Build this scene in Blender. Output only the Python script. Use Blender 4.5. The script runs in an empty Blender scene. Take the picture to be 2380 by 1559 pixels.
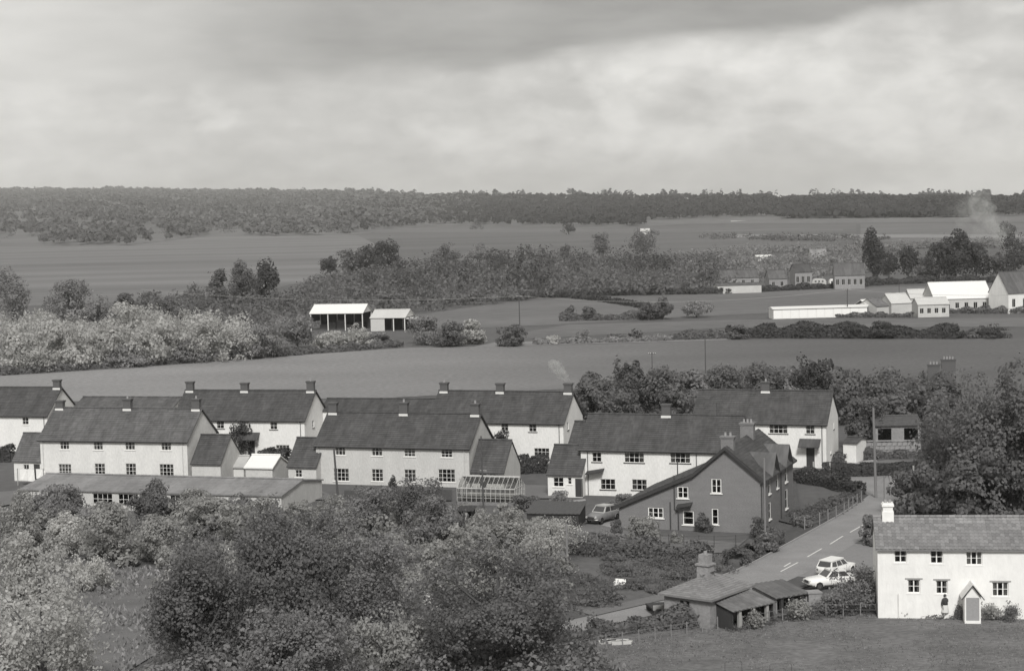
import bpy, math, random
import numpy as np
from mathutils import Matrix, Vector
random.seed(7)
R = math.radians
SC = bpy.context.scene
COL = SC.collection
# ---------------------------------------------------------------- camera
CAM_F, CAM_H, CAM_ROLL = 4200.0, 31.0, 1.4      # focal length in units of a 2380-wide frame, height in m, roll in degrees
PITCH = math.atan((779.5 - 470.0) / CAM_F)
_r = R(CAM_ROLL)
FW = np.array([0, math.cos(PITCH), -math.sin(PITCH)])
_r0 = np.array([1.0, 0, 0]); _u0 = np.array([0, math.sin(PITCH), math.cos(PITCH)])
UP = _u0 * math.cos(_r) + _r0 * math.sin(_r)
RT = _r0 * math.cos(_r) - _u0 * math.sin(_r)
CP = np.array([0, 0, CAM_H])
cam = bpy.data.cameras.new('camera'); camo = bpy.data.objects.new('camera', cam); COL.objects.link(camo)
M = Matrix.Identity(4)
for i in range(3):
    M[i][0] = RT[i]; M[i][1] = UP[i]; M[i][2] = -FW[i]; M[i][3] = CP[i]
camo.matrix_world = M
cam.sensor_width = 36; cam.lens = CAM_F / 2380 * 36
cam.clip_start = 0.5; cam.clip_end = 60000
SC.camera = camo
# ---------------------------------------------------------------- sky, sun, exposure
SUN_EL, SUN_AZ = R(42), R(177)       # azimuth clockwise from +Y (the way the camera looks)
w = bpy.data.worlds.new("World"); SC.world = w; w.use_nodes = True
nt = w.node_tree; nt.nodes.clear()
def wn(t, **k):
    n = nt.nodes.new(t)
    for a, b in k.items(): setattr(n, a, b)
    return n
def wl(a, b): nt.links.new(a, b)
def wmath(op, a, b=None, c=None, clamp=False):
    n = wn('ShaderNodeMath', operation=op, use_clamp=clamp)
    for i, v in enumerate((a, b, c)):
        if v is None: continue
        if isinstance(v, (int, float)): n.inputs[i].default_value = v
        else: wl(v, n.inputs[i])
    return n.outputs[0]
sky = wn('ShaderNodeTexSky', sky_type='NISHITA'); sky.sun_disc = False
sky.sun_elevation = SUN_EL; sky.sun_rotation = SUN_AZ
bw = wn('ShaderNodeRGBToBW'); wl(sky.outputs[0], bw.inputs[0])
tc = wn('ShaderNodeTexCoord'); sep = wn('ShaderNodeSeparateXYZ'); wl(tc.outputs['Generated'], sep.inputs[0])
def wnoise(scale, detail, sx, sz, off=0.0, dist=0.0):
    mp = wn('ShaderNodeMapping'); mp.inputs['Scale'].default_value = (sx, sx, sz); mp.inputs['Location'].default_value = (off, off * .7, off * .3)
    wl(tc.outputs['Generated'], mp.inputs[0])
    n = wn('ShaderNodeTexNoise'); n.inputs['Scale'].default_value = scale; n.inputs['Detail'].default_value = detail
    n.inputs['Distortion'].default_value = dist
    wl(mp.outputs[0], n.inputs[0]); return n.outputs[0]
n1 = wnoise(9, 8, 1.0, 2.2, 3.1, .3); n2 = wnoise(13, 9, 1.0, 2.0, 8.3, .25); n3 = wnoise(3.0, 3, 1.0, 3.0, 1.7)
def ramp(v, a, b): # smoothstep
    n = wn('ShaderNodeMapRange', interpolation_type='SMOOTHSTEP'); wl(v, n.inputs[0])
    n.inputs[1].default_value = a; n.inputs[2].default_value = b; return n.outputs[0]
bound = wmath('ADD', wmath('MULTIPLY', sep.outputs[0], 0.075), 0.0765)
t = wmath('SUBTRACT', sep.outputs[2], bound)
t = wmath('ADD', t, wmath('MULTIPLY', wmath('SUBTRACT', n1, .5), .050))
bank = ramp(t, -.007, .009)
rim = wmath('MULTIPLY', ramp(t, -.030, -.010), wmath('MULTIPLY', ramp(n1, .42, .62), ramp(sep.outputs[0], -.02, .06)))
patch = ramp(wmath('ADD', n2, wmath('MULTIPLY', sep.outputs[0], .25)), .47, .66)
low = wmath('ADD', wmath('ADD', .525, wmath('MULTIPLY', rim, .10)), wmath('MULTIPLY', patch, .15))
low = wmath('ADD', low, wmath('MULTIPLY', wmath('SUBTRACT', wnoise(44, 9, 1.0, 1.7, 5.5, .3), .5), .22))
low = wmath('ADD', low, wmath('MULTIPLY', ramp(sep.outputs[0], -.14, -.28), .12))
hi = wmath('ADD', .305, wmath('MULTIPLY', ramp(n3, .3, .75), .06))
nh = wnoise(16, 9, 1.0, 4.2, 2.2, .25)
hi = wmath('ADD', hi, wmath('MULTIPLY', wmath('SUBTRACT', nh, .5), .22))
low = wmath('ADD', low, wmath('MULTIPLY', wmath('SUBTRACT', wnoise(24, 9, 1.0, 3.4, 6.6, .2), .5), .16))
hi = wmath('ADD', hi, wmath('MULTIPLY', ramp(sep.outputs[0], -.08, -.28), .33))
mixn = wn('ShaderNodeMix', data_type='FLOAT'); wl(bank, mixn.inputs[0]); wl(low, mixn.inputs[2]); wl(hi, mixn.inputs[3])
WSTR = 0.1
cl = wmath('MULTIPLY', mixn.outputs[0], 0.80 / WSTR)
val = wmath('ADD', cl, wmath('MULTIPLY', bw.outputs[0], 0.06))
tint = wn('ShaderNodeCombineColor')
for i, k in enumerate((1.0, .988, .95)): wl(wmath('MULTIPLY', val, k), tint.inputs[i])
bg = wn('ShaderNodeBackground'); wl(tint.outputs[0], bg.inputs[0]); bg.inputs[1].default_value = WSTR
ow = wn('ShaderNodeOutputWorld'); wl(bg.outputs[0], ow.inputs[0])
sl = bpy.data.lights.new('sun', 'SUN'); sl.energy = 2.5; sl.angle = R(12); sl.color = (1, .99, .965)
so = bpy.data.objects.new('sun', sl); COL.objects.link(so)
sd = Vector((math.sin(SUN_AZ) * math.cos(SUN_EL), math.cos(SUN_AZ) * math.cos(SUN_EL), math.sin(SUN_EL)))
so.rotation_euler = sd.to_track_quat('Z', 'Y').to_euler()
vs = SC.view_settings
vs.view_transform = 'Standard'; vs.look = 'None'; vs.gamma = 1; vs.use_curve_mapping = False; vs.exposure = 0.42
SC.cycles.max_bounces = 5; SC.cycles.diffuse_bounces = 3; SC.cycles.glossy_bounces = 2
SC.cycles.transparent_max_bounces = 12; SC.cycles.volume_bounces = 0; SC.cycles.caustics_reflective = False
SC.cycles.caustics_refractive = False
# ---------------------------------------------------------------- measuring: a picture point seen on the ground, on a wall
def ray(px, py): return FW + RT * (px - 1190) / CAM_F - UP * (py - 779.5) / CAM_F
def G(px, py, z=0.0):
    d = ray(px, py); return CP + d * (z - CAM_H) / d[2]
def proj(P):
    d = np.array(P, float) - CP; k = d @ FW
    return 1190 + CAM_F * (d @ RT) / k, 779.5 - CAM_F * (d @ UP) / k
def onplane(P0, n, px, py):
    d = ray(px, py); n = np.array(n, float); return CP + d * ((np.array(P0, float) - CP) @ n) / (d @ n)
def hy(px): return 470 - math.tan(_r) * (px - 1190)
# ---------------------------------------------------------------- materials (black-and-white place: neutral, barely warm greys)
MATS = {}
def mat(name, v, rough=.85, var=.15, scale=3.0, bump=0.0, island=0.0, stretch=(1, 1, 1), spec=.2, trans=0.0, var2=0.0, scale2=.2, coord='Object', wave=None, metal=0, grad=None):
    if name in MATS: return MATS[name]
    m = bpy.data.materials.new(name); m.use_nodes = True; T = m.node_tree; T.nodes.clear()
    N = T.nodes.new; L = T.links.new
    def mth(op, a, b):
        n = N('ShaderNodeMath'); n.operation = op
        for i, q in enumerate((a, b)):
            if isinstance(q, (int, float)): n.inputs[i].default_value = q
            else: L(q, n.inputs[i])
        return n.outputs[0]
    tcn = N('ShaderNodeTexCoord'); mp = N('ShaderNodeMapping'); mp.inputs['Scale'].default_value = stretch
    L(tcn.outputs[coord], mp.inputs[0])
    nz = N('ShaderNodeTexNoise'); nz.inputs['Scale'].default_value = scale; nz.inputs['Detail'].default_value = 5; L(mp.outputs[0], nz.inputs[0])
    f = mth('ADD', 1 - var * 1.0, mth('MULTIPLY', nz.outputs[0], var * 2))
    if var2:
        nb = N('ShaderNodeTexNoise'); nb.inputs['Scale'].default_value = scale2; nb.inputs['Detail'].default_value = 3; L(mp.outputs[0], nb.inputs[0])
        f = mth('MULTIPLY', f, mth('ADD', 1 - var2, mth('MULTIPLY', nb.outputs[0], var2 * 2)))
    if wave:
        wv = N('ShaderNodeTexWave'); wv.inputs['Scale'].default_value = wave[0]; wv.inputs['Distortion'].default_value = wave[2]; wv.bands_direction = wave[3]
        wv.inputs['Detail'].default_value = 3; wv.inputs['Detail Scale'].default_value = .4
        L(tcn.outputs[coord], wv.inputs[0]); f = mth('MULTIPLY', f, mth('ADD', 1 - wave[1], mth('MULTIPLY', wv.outputs[1], wave[1] * 2)))
    if grad:   # flare painted into a field's colour: brighter at the left, darker at the right
        sx = N('ShaderNodeSeparateXYZ'); L(tcn.outputs[coord], sx.inputs[0]); mr_ = N('ShaderNodeMapRange'); mr_.interpolation_type = 'SMOOTHSTEP'; L(sx.outputs[0], mr_.inputs[0])
        for i_, q_ in enumerate(grad): mr_.inputs[i_ + 1].default_value = q_
        f = mth('MULTIPLY', f, mr_.outputs[0])
    if island:
        g = N('ShaderNodeNewGeometry'); f = mth('MULTIPLY', f, mth('ADD', 1 - island, mth('MULTIPLY', g.outputs['Random Per Island'], island * 2)))
    cc = N('ShaderNodeCombineColor')
    for i, k in enumerate((1.0, .99, .965) if v > .3 else (1.0, .985, .99)): L(mth('MULTIPLY', f, v * k), cc.inputs[i])
    b = N('ShaderNodeBsdfPrincipled'); L(cc.outputs[0], b.inputs['Base Color']); b.inputs['Roughness'].default_value = rough
    b.inputs['Specular IOR Level'].default_value = spec; b.inputs['Metallic'].default_value = metal
    if bump:
        bp = N('ShaderNodeBump'); bp.inputs['Strength'].default_value = bump; bp.inputs['Distance'].default_value = .1
        L(nz.outputs[0], bp.inputs['Height']); L(bp.outputs[0], b.inputs['Normal'])
    out = N('ShaderNodeOutputMaterial'); sh = b.outputs[0]
    if trans:
        tr = N('ShaderNodeBsdfTranslucent'); L(cc.outputs[0], tr.inputs[0]); mx = N('ShaderNodeMixShader'); mx.inputs[0].default_value = trans
        L(sh, mx.inputs[1]); L(tr.outputs[0], mx.inputs[2]); sh = mx.outputs[0]
    L(sh, out.inputs[0]); MATS[name] = m; return m
def glassmat():
    m = bpy.data.materials.new('window_glass'); m.use_nodes = True; T = m.node_tree; T.nodes.clear(); N = T.nodes.new; L = T.links.new
    tr = N('ShaderNodeBsdfTransparent'); tr.inputs[0].default_value = (.85, .85, .84, 1)
    gl = N('ShaderNodeBsdfGlossy'); gl.inputs['Roughness'].default_value = .08
    fr = N('ShaderNodeFresnel'); fr.inputs[0].default_value = 1.5; mx = N('ShaderNodeMixShader'); L(fr.outputs[0], mx.inputs[0]); L(tr.outputs[0], mx.inputs[1]); L(gl.outputs[0], mx.inputs[2])
    o = N('ShaderNodeOutputMaterial'); L(mx.outputs[0], o.inputs[0]); return m
GLASS = glassmat()
WHITE_PAINT = mat('white_paint', .80, .5, .04, 4)
RENDER_W = mat('white_roughcast', .735, .9, .16, 5, .35, var2=.12, scale2=.8, stretch=(1.2, 1.2, .5))
RENDER_G = mat('cream_roughcast', .665, .9, .18, 5, .35, var2=.15, scale2=.8, stretch=(1.2, 1.2, .5))
RENDER_B = mat('grey_roughcast', .53, .9, .22, 6, .35, var2=.15, scale2=.8, stretch=(1.2, 1.2, .5))
ROOF_D = mat('dark_roof_tiles', .074, .85, .3, 2.4, .3, island=.13, var2=.42, scale2=.6, stretch=(1.6, .35, .35))
ROOF_M = mat('weathered_roof_tiles', .107, .85, .3, 2.4, .3, island=.13, var2=.42, scale2=.6, stretch=(1.6, .35, .35))
ROOF_P = mat('pale_asbestos_roof', .215, .9, .3, 2.5, .3, var2=.5, scale2=.35, stretch=(1.5, .5, .5))
PANTILE = mat('mossy_clay_pantiles', .23, .9, .25, 5, .3, island=.2, var2=.28, scale2=.6)
BRICK = mat('red_brick', .20, .9, .42, 7, .4, var2=.16, scale2=.8, stretch=(1, 1, 3))
CHBRICK = mat('sooty_chimney_brick', .11, .9, .22, 8, .4, stretch=(1, 1, 3))
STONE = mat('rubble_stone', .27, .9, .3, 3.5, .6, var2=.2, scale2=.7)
DARKWOOD = mat('creosoted_timber', .05, .8, .25, 4, stretch=(1, 1, .3))
PALEWOOD = mat('weathered_timber', .33, .85, .2, 5, stretch=(4, 4, .5))
DPIPE = mat('dark_iron', .06, .5, .1, 5, spec=.4)
CURT = mat('net_curtain', .42, .95, .2, 14, stretch=(4, 4, .3))
CLAY = mat('clay_pot', .3, .8, .15, 8)
CORR = mat('white_corrugated_sheet', .74, .45, .05, 3, stretch=(1, 1, 1), spec=.4)
CORR_G = mat('grey_corrugated_sheet', .15, .8, .45, 1.2, .2, var2=.45, scale2=.6)
WFLASH = mat('white_painted_flashing', .7, .7, .08, 5)
# ---------------------------------------------------------------- mesh helpers
class MB:
    def __init__(s): s.v = []; s.f = []
    def add(s, vs, fs):
        b = len(s.v); s.v += [tuple(p) for p in vs]; s.f += [tuple(i + b for i in f) for f in fs]; return s
    def box(s, x0, x1, y0, y1, z0, z1):
        return s.add([(x0, y0, z0), (x1, y0, z0), (x1, y1, z0), (x0, y1, z0), (x0, y0, z1), (x1, y0, z1), (x1, y1, z1), (x0, y1, z1)],
                     [(0, 3, 2, 1), (4, 5, 6, 7), (0, 1, 5, 4), (1, 2, 6, 5), (2, 3, 7, 6), (3, 0, 4, 7)])
    def quad(s, *p): return s.add(p, [tuple(range(len(p)))])
    def prism(s, poly, off):   # polygon (3d points) extruded by a vector
        n = len(poly); q = [tuple(a + b for a, b in zip(p, off)) for p in poly]
        return s.add(list(poly) + q, [tuple(range(n))[::-1], tuple(range(n, 2 * n))] + [(i, (i + 1) % n, n + (i + 1) % n, n + i) for i in range(n)])
    def tube(s, pts, rs, n=6, cap=True):
        b = len(s.v); pts = [Vector(p) for p in pts]
        for i, p in enumerate(pts):
            d = (pts[min(i + 1, len(pts) - 1)] - pts[max(i - 1, 0)]).normalized()
            a = d.orthogonal().normalized() if abs(d.z) > .9 else d.cross(Vector((0, 0, 1))).normalized(); c = d.cross(a)
            r = rs[i] if isinstance(rs, (list, tuple)) else rs
            for k in range(n):
                t = 2 * math.pi * k / n; s.v.append(tuple(p + (a * math.cos(t) + c * math.sin(t)) * r))
        for i in range(len(pts) - 1):
            for k in range(n):
                s.f.append((b + i * n + k, b + i * n + (k + 1) % n, b + (i + 1) * n + (k + 1) % n, b + (i + 1) * n + k))
        if cap: s.f.append(tuple(b + k for k in range(n))[::-1]); s.f.append(tuple(b + (len(pts) - 1) * n + k for k in range(n)))
        return s
    def bar(s, p0, p1, w): return s.tube([p0, p1], w * .7, 4)
    def mesh(s, name, m=None, smooth=False):
        me = bpy.data.meshes.new(name); me.from_pydata(s.v, [], s.f)
        if m: me.materials.append(m)
        if smooth:
            me.polygons.foreach_set('use_smooth', [True] * len(me.polygons))
        me.update(); return me
def O(name, me, parent=None, loc=(0, 0, 0), rz=0.0, scale=None, m=None, label=None, cat=None, group=None, kind=None, rot=None):
    if isinstance(me, MB): me = me.mesh(name, m)
    o = bpy.data.objects.new(name, me); COL.objects.link(o)
    if parent is not None: o.parent = parent
    o.location = loc; o.rotation_euler = rot or (0, 0, rz)
    if scale is not None: o.scale = scale if isinstance(scale, (tuple, list)) else (scale,) * 3
    for k, q in (('label', label), ('category', cat), ('group', group), ('kind', kind)):
        if q: o[k] = q
    return o
def E(name, label, cat, loc=(0, 0, 0), rz=0.0, group=None, scale=None): return O(name, None, None, loc, rz, scale, label=label, cat=cat, group=group)
CACHE = {}
def cached(key, fn):
    if key not in CACHE: CACHE[key] = fn()
    return CACHE[key]
def npmesh(name, V, F4, m, F3=None):
    me = bpy.data.meshes.new(name); V = np.asarray(V, np.float32)
    nf4 = len(F4); nf3 = 0 if F3 is None else len(F3)
    loops = np.asarray(F4, np.int32).ravel()
    if nf3: loops = np.concatenate([loops, np.asarray(F3, np.int32).ravel()])
    me.vertices.add(len(V)); me.vertices.foreach_set('co', V.ravel())
    me.loops.add(len(loops)); me.loops.foreach_set('vertex_index', loops)
    me.polygons.add(nf4 + nf3)
    st = np.concatenate([np.arange(nf4) * 4, nf4 * 4 + np.arange(nf3) * 3]).astype(np.int32)
    me.polygons.foreach_set('loop_start', st)
    me.update(calc_edges=True)
    if m: me.materials.append(m)
    return me
# ---------------------------------------------------------------- leaves
def leaf_quads(rng, P, N, size, jit=.55):
    """irregular leaf-sprig quads centred on P with rough normals N"""
    n = len(P); N = N + rng.normal(0, jit, (n, 3)); N /= np.linalg.norm(N, axis=1)[:, None] + 1e-9
    A = np.cross(N, rng.normal(0, 1, (n, 3))); A /= np.linalg.norm(A, axis=1)[:, None] + 1e-9
    B = np.cross(N, A); s = size * rng.uniform(.55, 1.35, (n, 1)); q = rng.uniform(.45, 1.0, (n, 1))
    V = np.empty((n, 4, 3)); V[:, 0] = P - A * s; V[:, 1] = P - B * s * q + N * s * .2; V[:, 2] = P + A * s; V[:, 3] = P + B * s * q - N * s * .15
    return V.reshape(-1, 3)
def crown_points(rng, n, kind='round', lobes=30, sprig=0):
    """points and normals of lumpy foliage inside x,y in [-1,1], z in [0,1] (scaled outside)"""
    rep = 9 if sprig else 1; n = n // rep
    C = []; Rd = []
    while len(C) < lobes:
        p = rng.uniform(-1, 1, 3)
        if p @ p > 1: continue
        if kind == 'round': c = p * (.74, .74, .70)
        elif kind == 'tall': c = p * (.60, .60, .86)
        elif kind == 'bush': c = np.array([p[0] * .76, p[1] * .76, abs(p[2]) * 1.35 - .75])
        elif kind == 'cone': c = p * (.66, .66, .85); c[:2] *= (1 - .5 * (c[2] + .85) / 1.7)
        else: c = p * (.8, .8, .55)
        rd = rng.uniform(.17, .34) if lobes < 40 else rng.uniform(.13, .27)
        C.append(c); Rd.append(rd)
    C = np.array(C); Rd = np.array(Rd); C[:3] = C[:3] * .3; Rd[:3] = (.62, .55, .5) if kind != 'bush' else (.5, .5, .45); C[:3, 2] += (0 if kind != 'bush' else -.3); w_ = Rd ** 2; k = rng.choice(lobes, n, p=w_ / w_.sum())
    d = rng.normal(0, 1, (n, 3)); d[:, 2] = d[:, 2] * .9 + .15; d /= np.linalg.norm(d, axis=1)[:, None]
    r = Rd[k] * (1.06 - .5 * rng.uniform(0, 1, n) ** 2); st = rng.uniform(0, 1, n) < .10; r = np.where(st, r * rng.uniform(1, 1.3, n), r)
    an = rng.uniform(.75, 1.3, (lobes, 3)); P = C[k] + d * r[:, None] * an[k] * (1, 1, .85)
    fq = 4.2 + min(4, lobes * .06); q = np.zeros(n)      # clumps with hollows between them
    for m_ in range(9):
        kv = rng.normal(0, 1, 3); kv *= fq * (1 + .9 * (m_ % 3)) / np.linalg.norm(kv); q += np.sin(P @ kv + rng.uniform(0, 6.28)) / (1 + .45 * (m_ % 3))
    P = P + d * (q * .022)[:, None]
    keep = (rng.uniform(0, 1, n) < np.clip(.6 + .9 * (P[:, 2] + .9), .4, 1)) & (q + rng.normal(0, .45, n) > (-.30 if not sprig else .12)); P = P[keep]; d = d[keep]
    if sprig: P = np.repeat(P, rep, 0); P = P + rng.normal(0, sprig, P.shape); d = np.repeat(d, rep, 0) + rng.normal(0, .2, P.shape)
    z0, z1 = np.percentile(P[:, 2], (.3, 99.7)); P[:, 2] = (P[:, 2] - z0) / (z1 - z0)
    P[:, :2] /= np.percentile(np.abs(P[:, :2]), 99); return P, d
def crown_mesh(kind, seed, n, size, m, lobes=22, asp=1.0, jit=.55, sprig=0):
    """size: leaf size relative to the crown radius; asp = crown height / radius (leaves stay square after scaling)"""
    def mk():
        rng = np.random.default_rng(seed); P, d = crown_points(rng, n, kind, lobes, sprig)
        P = P * (1, 1, asp); V = leaf_quads(rng, P, d, size, jit)
        return npmesh('crown', V, np.arange(len(V)).reshape(-1, 4), m)
    return cached(('crown', kind, seed, n, size, asp, jit, sprig), mk)
def leafm(v, name): return mat(name, v, .9, .12, 3, island=.20, trans=.5, spec=.05, var2=.36, scale2=.5)
LF = {'dark': leafm(.27, 'dark_foliage'), 'mid': leafm(.38, 'mid_foliage'), 'soft': leafm(.50, 'soft_foliage'), 'pale': leafm(.50, 'pale_foliage'), 'vpale': leafm(.60, 'silvery_foliage'), 'black': leafm(.20, 'evergreen_foliage'), 'deep': leafm(.20, 'deep_green_foliage'), 'night': leafm(.12, 'cypress_foliage'), 'belt': leafm(.50, 'willow_foliage'), 'grey': leafm(.30, 'grey_green_foliage'), 'far': mat('distant_foliage', .19, .95, .08, .02, island=.14, trans=.5, spec=.02, var2=.65, scale2=.007), 'farblack': mat('distant_dark_foliage', .075, .95, .08, .02, island=.10, trans=.5, spec=.02, var2=.3, scale2=.008)}  # the second green is a darker base colour, mostly for distant plants
BARK = mat('bark', .10, .9, .3, 6, .4, stretch=(3, 3, .5))
def trunk_mesh(seed):
    def mk():
        rg = random.Random(seed); mb = MB()
        mb.tube([(0, 0, -.02), (rg.uniform(-.02, .02), rg.uniform(-.02, .02), .3), (rg.uniform(-.04, .04), rg.uniform(-.04, .04), .6), (rg.uniform(-.05, .05), 0, .92)], [.045, .034, .022, .006], 7)
        for i in range(9):
            a = rg.uniform(0, 6.28); z = rg.uniform(.25, .6); l = rg.uniform(.22, .42)
            mb.tube([(0, 0, z), (math.cos(a) * l * .5, math.sin(a) * l * .5, z + l * .35), (math.cos(a) * l, math.sin(a) * l, z + l * .8)], [.018, .011, .003], 5)
        return mb.mesh('trunk', BARK)
    return cached(('trunk', seed), mk)
def G_at(px, py, D=None):
    """ground point seen at px; py gives the distance unless D is given"""
    if D is None: return G(px, py)
    g = G(px, hy(px) + CAM_F * CAM_H / D); return g
def plant(name, label, cat, px, base, top, wpx, kind='round', tone='mid', group=None, D=None, n=1500, leaf=.5, low=.12, lobes=30, seed=None):
    """one tree or bush: base/top are where it meets the ground and ends in the picture, wpx its width there"""
    g = G_at(px, base, D); s = CAM_F / np.linalg.norm(g[:2]); bs = proj(g)[1]
    if s < 23.5: tone = {'dark': 'deep', 'black': 'night', 'mid': 'grey', 'pale': 'belt', 'vpale': 'soft'}.get(tone, tone)
    h = max(.5, (bs - top) / s * .995); wd = wpx / s; leaf *= .43; big = n >= 9000; n = int(n * 3.1); lobes = 46 if n > 14000 and lobes == 30 else lobes
    if not big: n = min((2200, 4400, 8000, 13000, 20000), key=lambda q: abs(q - n)); seed = hash_(label) % 4 if seed is None else seed
    seed = seed if seed is not None else (hash_(label) % 4)
    bush = kind == 'bush'
    lo = 0 if bush else low; ch = h * (1 - lo); rad = wd / 2 / .98
    asp = min((.5, .8, 1.2, 1.7, 2.4, 3.4, 5), key=lambda q: abs(math.log(q * rad / ch))); sz = leaf / rad
    if not big: sz = min((.03, .045, .065, .09, .12, .16), key=lambda q: abs(math.log(q / sz)))
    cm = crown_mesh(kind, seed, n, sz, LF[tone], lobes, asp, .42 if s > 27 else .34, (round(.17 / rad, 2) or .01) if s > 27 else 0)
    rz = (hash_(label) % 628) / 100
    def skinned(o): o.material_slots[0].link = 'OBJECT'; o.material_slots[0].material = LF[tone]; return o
    if bush:
        return skinned(O(name, cm, None, (g[0], g[1], -.05), rz, (rad, rad, ch / asp * 1.02), label=label, cat=cat, group=group))
    e = E(name, label, cat, (g[0], g[1], 0), rz, group)
    skinned(O('crown', cm, e, (0, 0, h * lo), 0, (rad, rad, ch / asp)))
    tk = min(1.6, max(.5, rad / h * 1.6))
    O('trunk', trunk_mesh(seed % 4), e, (0, 0, 0), 0, (h * tk * .9, h * tk * .9, h * .93))
    return e
def hash_(s):
    h = 7
    for c in s: h = (h * 31 + ord(c)) % 1000003
    return h
def foliage_band(name, pts, hgt, wid, tone, leaf, dens, label=None, cat=None, kind=None, group=None, lump=.35, world=False, seed=3):
    """a hedge: leaves filling a rounded box that runs along a polyline, round a solid twiggy core"""
    rng = np.random.default_rng(seed + len(pts)); W = [np.array(p[:2], float) if world else G(*p)[:2] for p in pts]
    P = []; N = []; core = MB()
    for a, b in zip(W[:-1], W[1:]):
        L_ = np.linalg.norm(b - a); u = (b - a) / L_; v = np.array([-u[1], u[0]]); n = int(L_ * (hgt * 2 + wid) * dens * 2) + 20
        t = rng.uniform(0, L_, n); th = rng.uniform(-.25, math.pi + .25, n)
        ph = a.sum() * .3
        lum = 1 + lump * (np.sin(t * 1.7 / max(hgt, .8) + ph) * .5 + np.sin(t * .61 / max(hgt, .8) + 2 + ph) * .5 + rng.normal(0, .12, n))
        cx = np.cos(th) * wid / 2 * lum; cz = np.clip(np.sin(th), -.2, 1) ** 1 * hgt * lum
        cz = np.where(np.abs(np.cos(th)) > .6, rng.uniform(0, 1, n) * hgt * .85 * lum, cz)
        p = np.stack([a[0] + u[0] * t + v[0] * cx, a[1] + u[1] * t + v[1] * cx, np.maximum(cz, .02)], 1)
        P.append(p); N.append(np.stack([v[0] * np.cos(th), v[1] * np.cos(th), np.sin(th)], 1))
        hw = wid * .3; hz = hgt * .62 * (1 - lump * .5)
        c = [(a - v * hw), (b - v * hw), (b + v * hw), (a + v * hw)]
        core.add([(q[0], q[1], 0) for q in c] + [(q[0], q[1], hz) for q in c], [(4, 5, 6, 7), (0, 1, 5, 4), (1, 2, 6, 5), (2, 3, 7, 6), (3, 0, 4, 7)])
    P = np.concatenate(P); N = np.concatenate(N); V = leaf_quads(rng, P, N, leaf * .6, .4)
    F = np.arange(len(V)).reshape(-1, 4); cv = np.array(core.v); cf = np.array(core.f) + len(V)
    me = npmesh(name, np.concatenate([V, cv]), np.concatenate([F, cf]), LF[{'dark': 'deep', 'black': 'night', 'mid': 'grey'}[tone]])
    return O(name, me, None, label=label, cat=cat, kind=kind, group=group)
def scrub(name, poly, n, hr, wr, tone, leaf, per, label, cat, seed=1, kinds=('bush',), zfun=None):
    """a wood or thicket too dense to count: many small crowns joined into one piece of 'stuff'"""
    rng = np.random.default_rng(seed); Q = [G(*p)[:2] for p in poly]; Q = np.array(Q)
    lo, hi_ = Q.min(0), Q.max(0); pts = []
    def inside(p):
        c = False; j = len(Q) - 1
        for i in range(len(Q)):
            if (Q[i, 1] > p[1]) != (Q[j, 1] > p[1]) and p[0] < (Q[j, 0] - Q[i, 0]) * (p[1] - Q[i, 1]) / (Q[j, 1] - Q[i, 1]) + Q[i, 0]: c = not c
            j = i
        return c
    while len(pts) < n:
        p = rng.uniform(lo, hi_)
        if inside(p): pts.append(p)
    Vs = []
    for p in pts:
        h = rng.uniform(*hr); r = rng.uniform(*wr); P, d = crown_points(rng, int(per * 2.2), kinds[rng.integers(len(kinds))], 9)
        P = P * (r, r, h) + (p[0], p[1], 0)
        Vs.append(leaf_quads(rng, P, d, leaf * .6 * rng.uniform(.8, 1.2), .38))
    V = np.concatenate(Vs)
    return O(name, npmesh(name, V, np.arange(len(V)).reshape(-1, 4), LF[tone]), label=label, cat=cat, kind='stuff')
# ---------------------------------------------------------------- ground, hills, fields, roads
GROUND = mat('rough_grass_ground', .105, .95, .28, .9, .5, var2=.25, scale2=.06)
HILLM = mat('hill_pasture', .145, .95, .2, .02, var2=.25, scale2=.006)
mb = MB(); X = [-4500, -3000, -1200, -500, -200, -100, 0, 100, 200, 500, 1200, 3000, 4500]; Y = [-190, -100, 0, 60, 100, 150, 220, 350, 600, 1000, 1700, 3000, 6000, 9300]
mb.v = [(x, y, 0) for y in Y for x in X]
mb.f = [(j * 13 + i, j * 13 + i + 1, j * 13 + i + 14, j * 13 + i + 13) for j in range(13) for i in range(12)]
O('ground', mb, m=GROUND, kind='structure')
T_px = [-1200, -400, 0, 300, 480, 820, 1000, 1200, 1500, 1600, 2000, 2250, 2380, 2700, 3400]
T_low = [585, 578, 573, 570, 549, 547, 524, 525, 527, 520, 518, 516, 516, 517, 517]
T_top = [436, 436, 438, 437, 440, 441, 449, 448, 448, 450, 451, 451, 448, 448, 448]
T_dc = [7800, 7800, 7600, 7300, 6900, 5600, 4700, 4000, 3500, 3400, 3200, 3100, 3000, 3000, 3000]
def hillpar(px):
    lowy = np.interp(px, T_px, T_low); top = np.interp(px, T_px, T_top); dc = np.interp(px, T_px, T_dc); h = 470 - math.tan(_r) * (px - 1190)
    df = CAM_F * CAM_H / (lowy - h); zc = CAM_H + (h - top) * dc / CAM_F - 10
    return df, dc, zc
def hz(px, D):
    df, dc, zc = hillpar(px); t = np.clip((D - df) / (dc - df), 0, 1)
    u = px / 260.0
    return zc * t + 4 * np.sin(u) * t * (1 - t) * 4 - np.clip((D - dc) / 3000, 0, 1) * zc * .4
pxs = np.arange(-1000, 3401, 40); ts = np.concatenate([np.linspace(0, 1, 26), [1.05, 1.12, 1.18]])
V = []
for px in pxs:
    df, dc, zc = hillpar(px)
    for t in ts:
        D = df + (dc - df) * t; V.append(((px - 1190) / CAM_F * D, D, float(hz(px, D)) + (-.4 if t == 0 else .05)))
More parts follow.
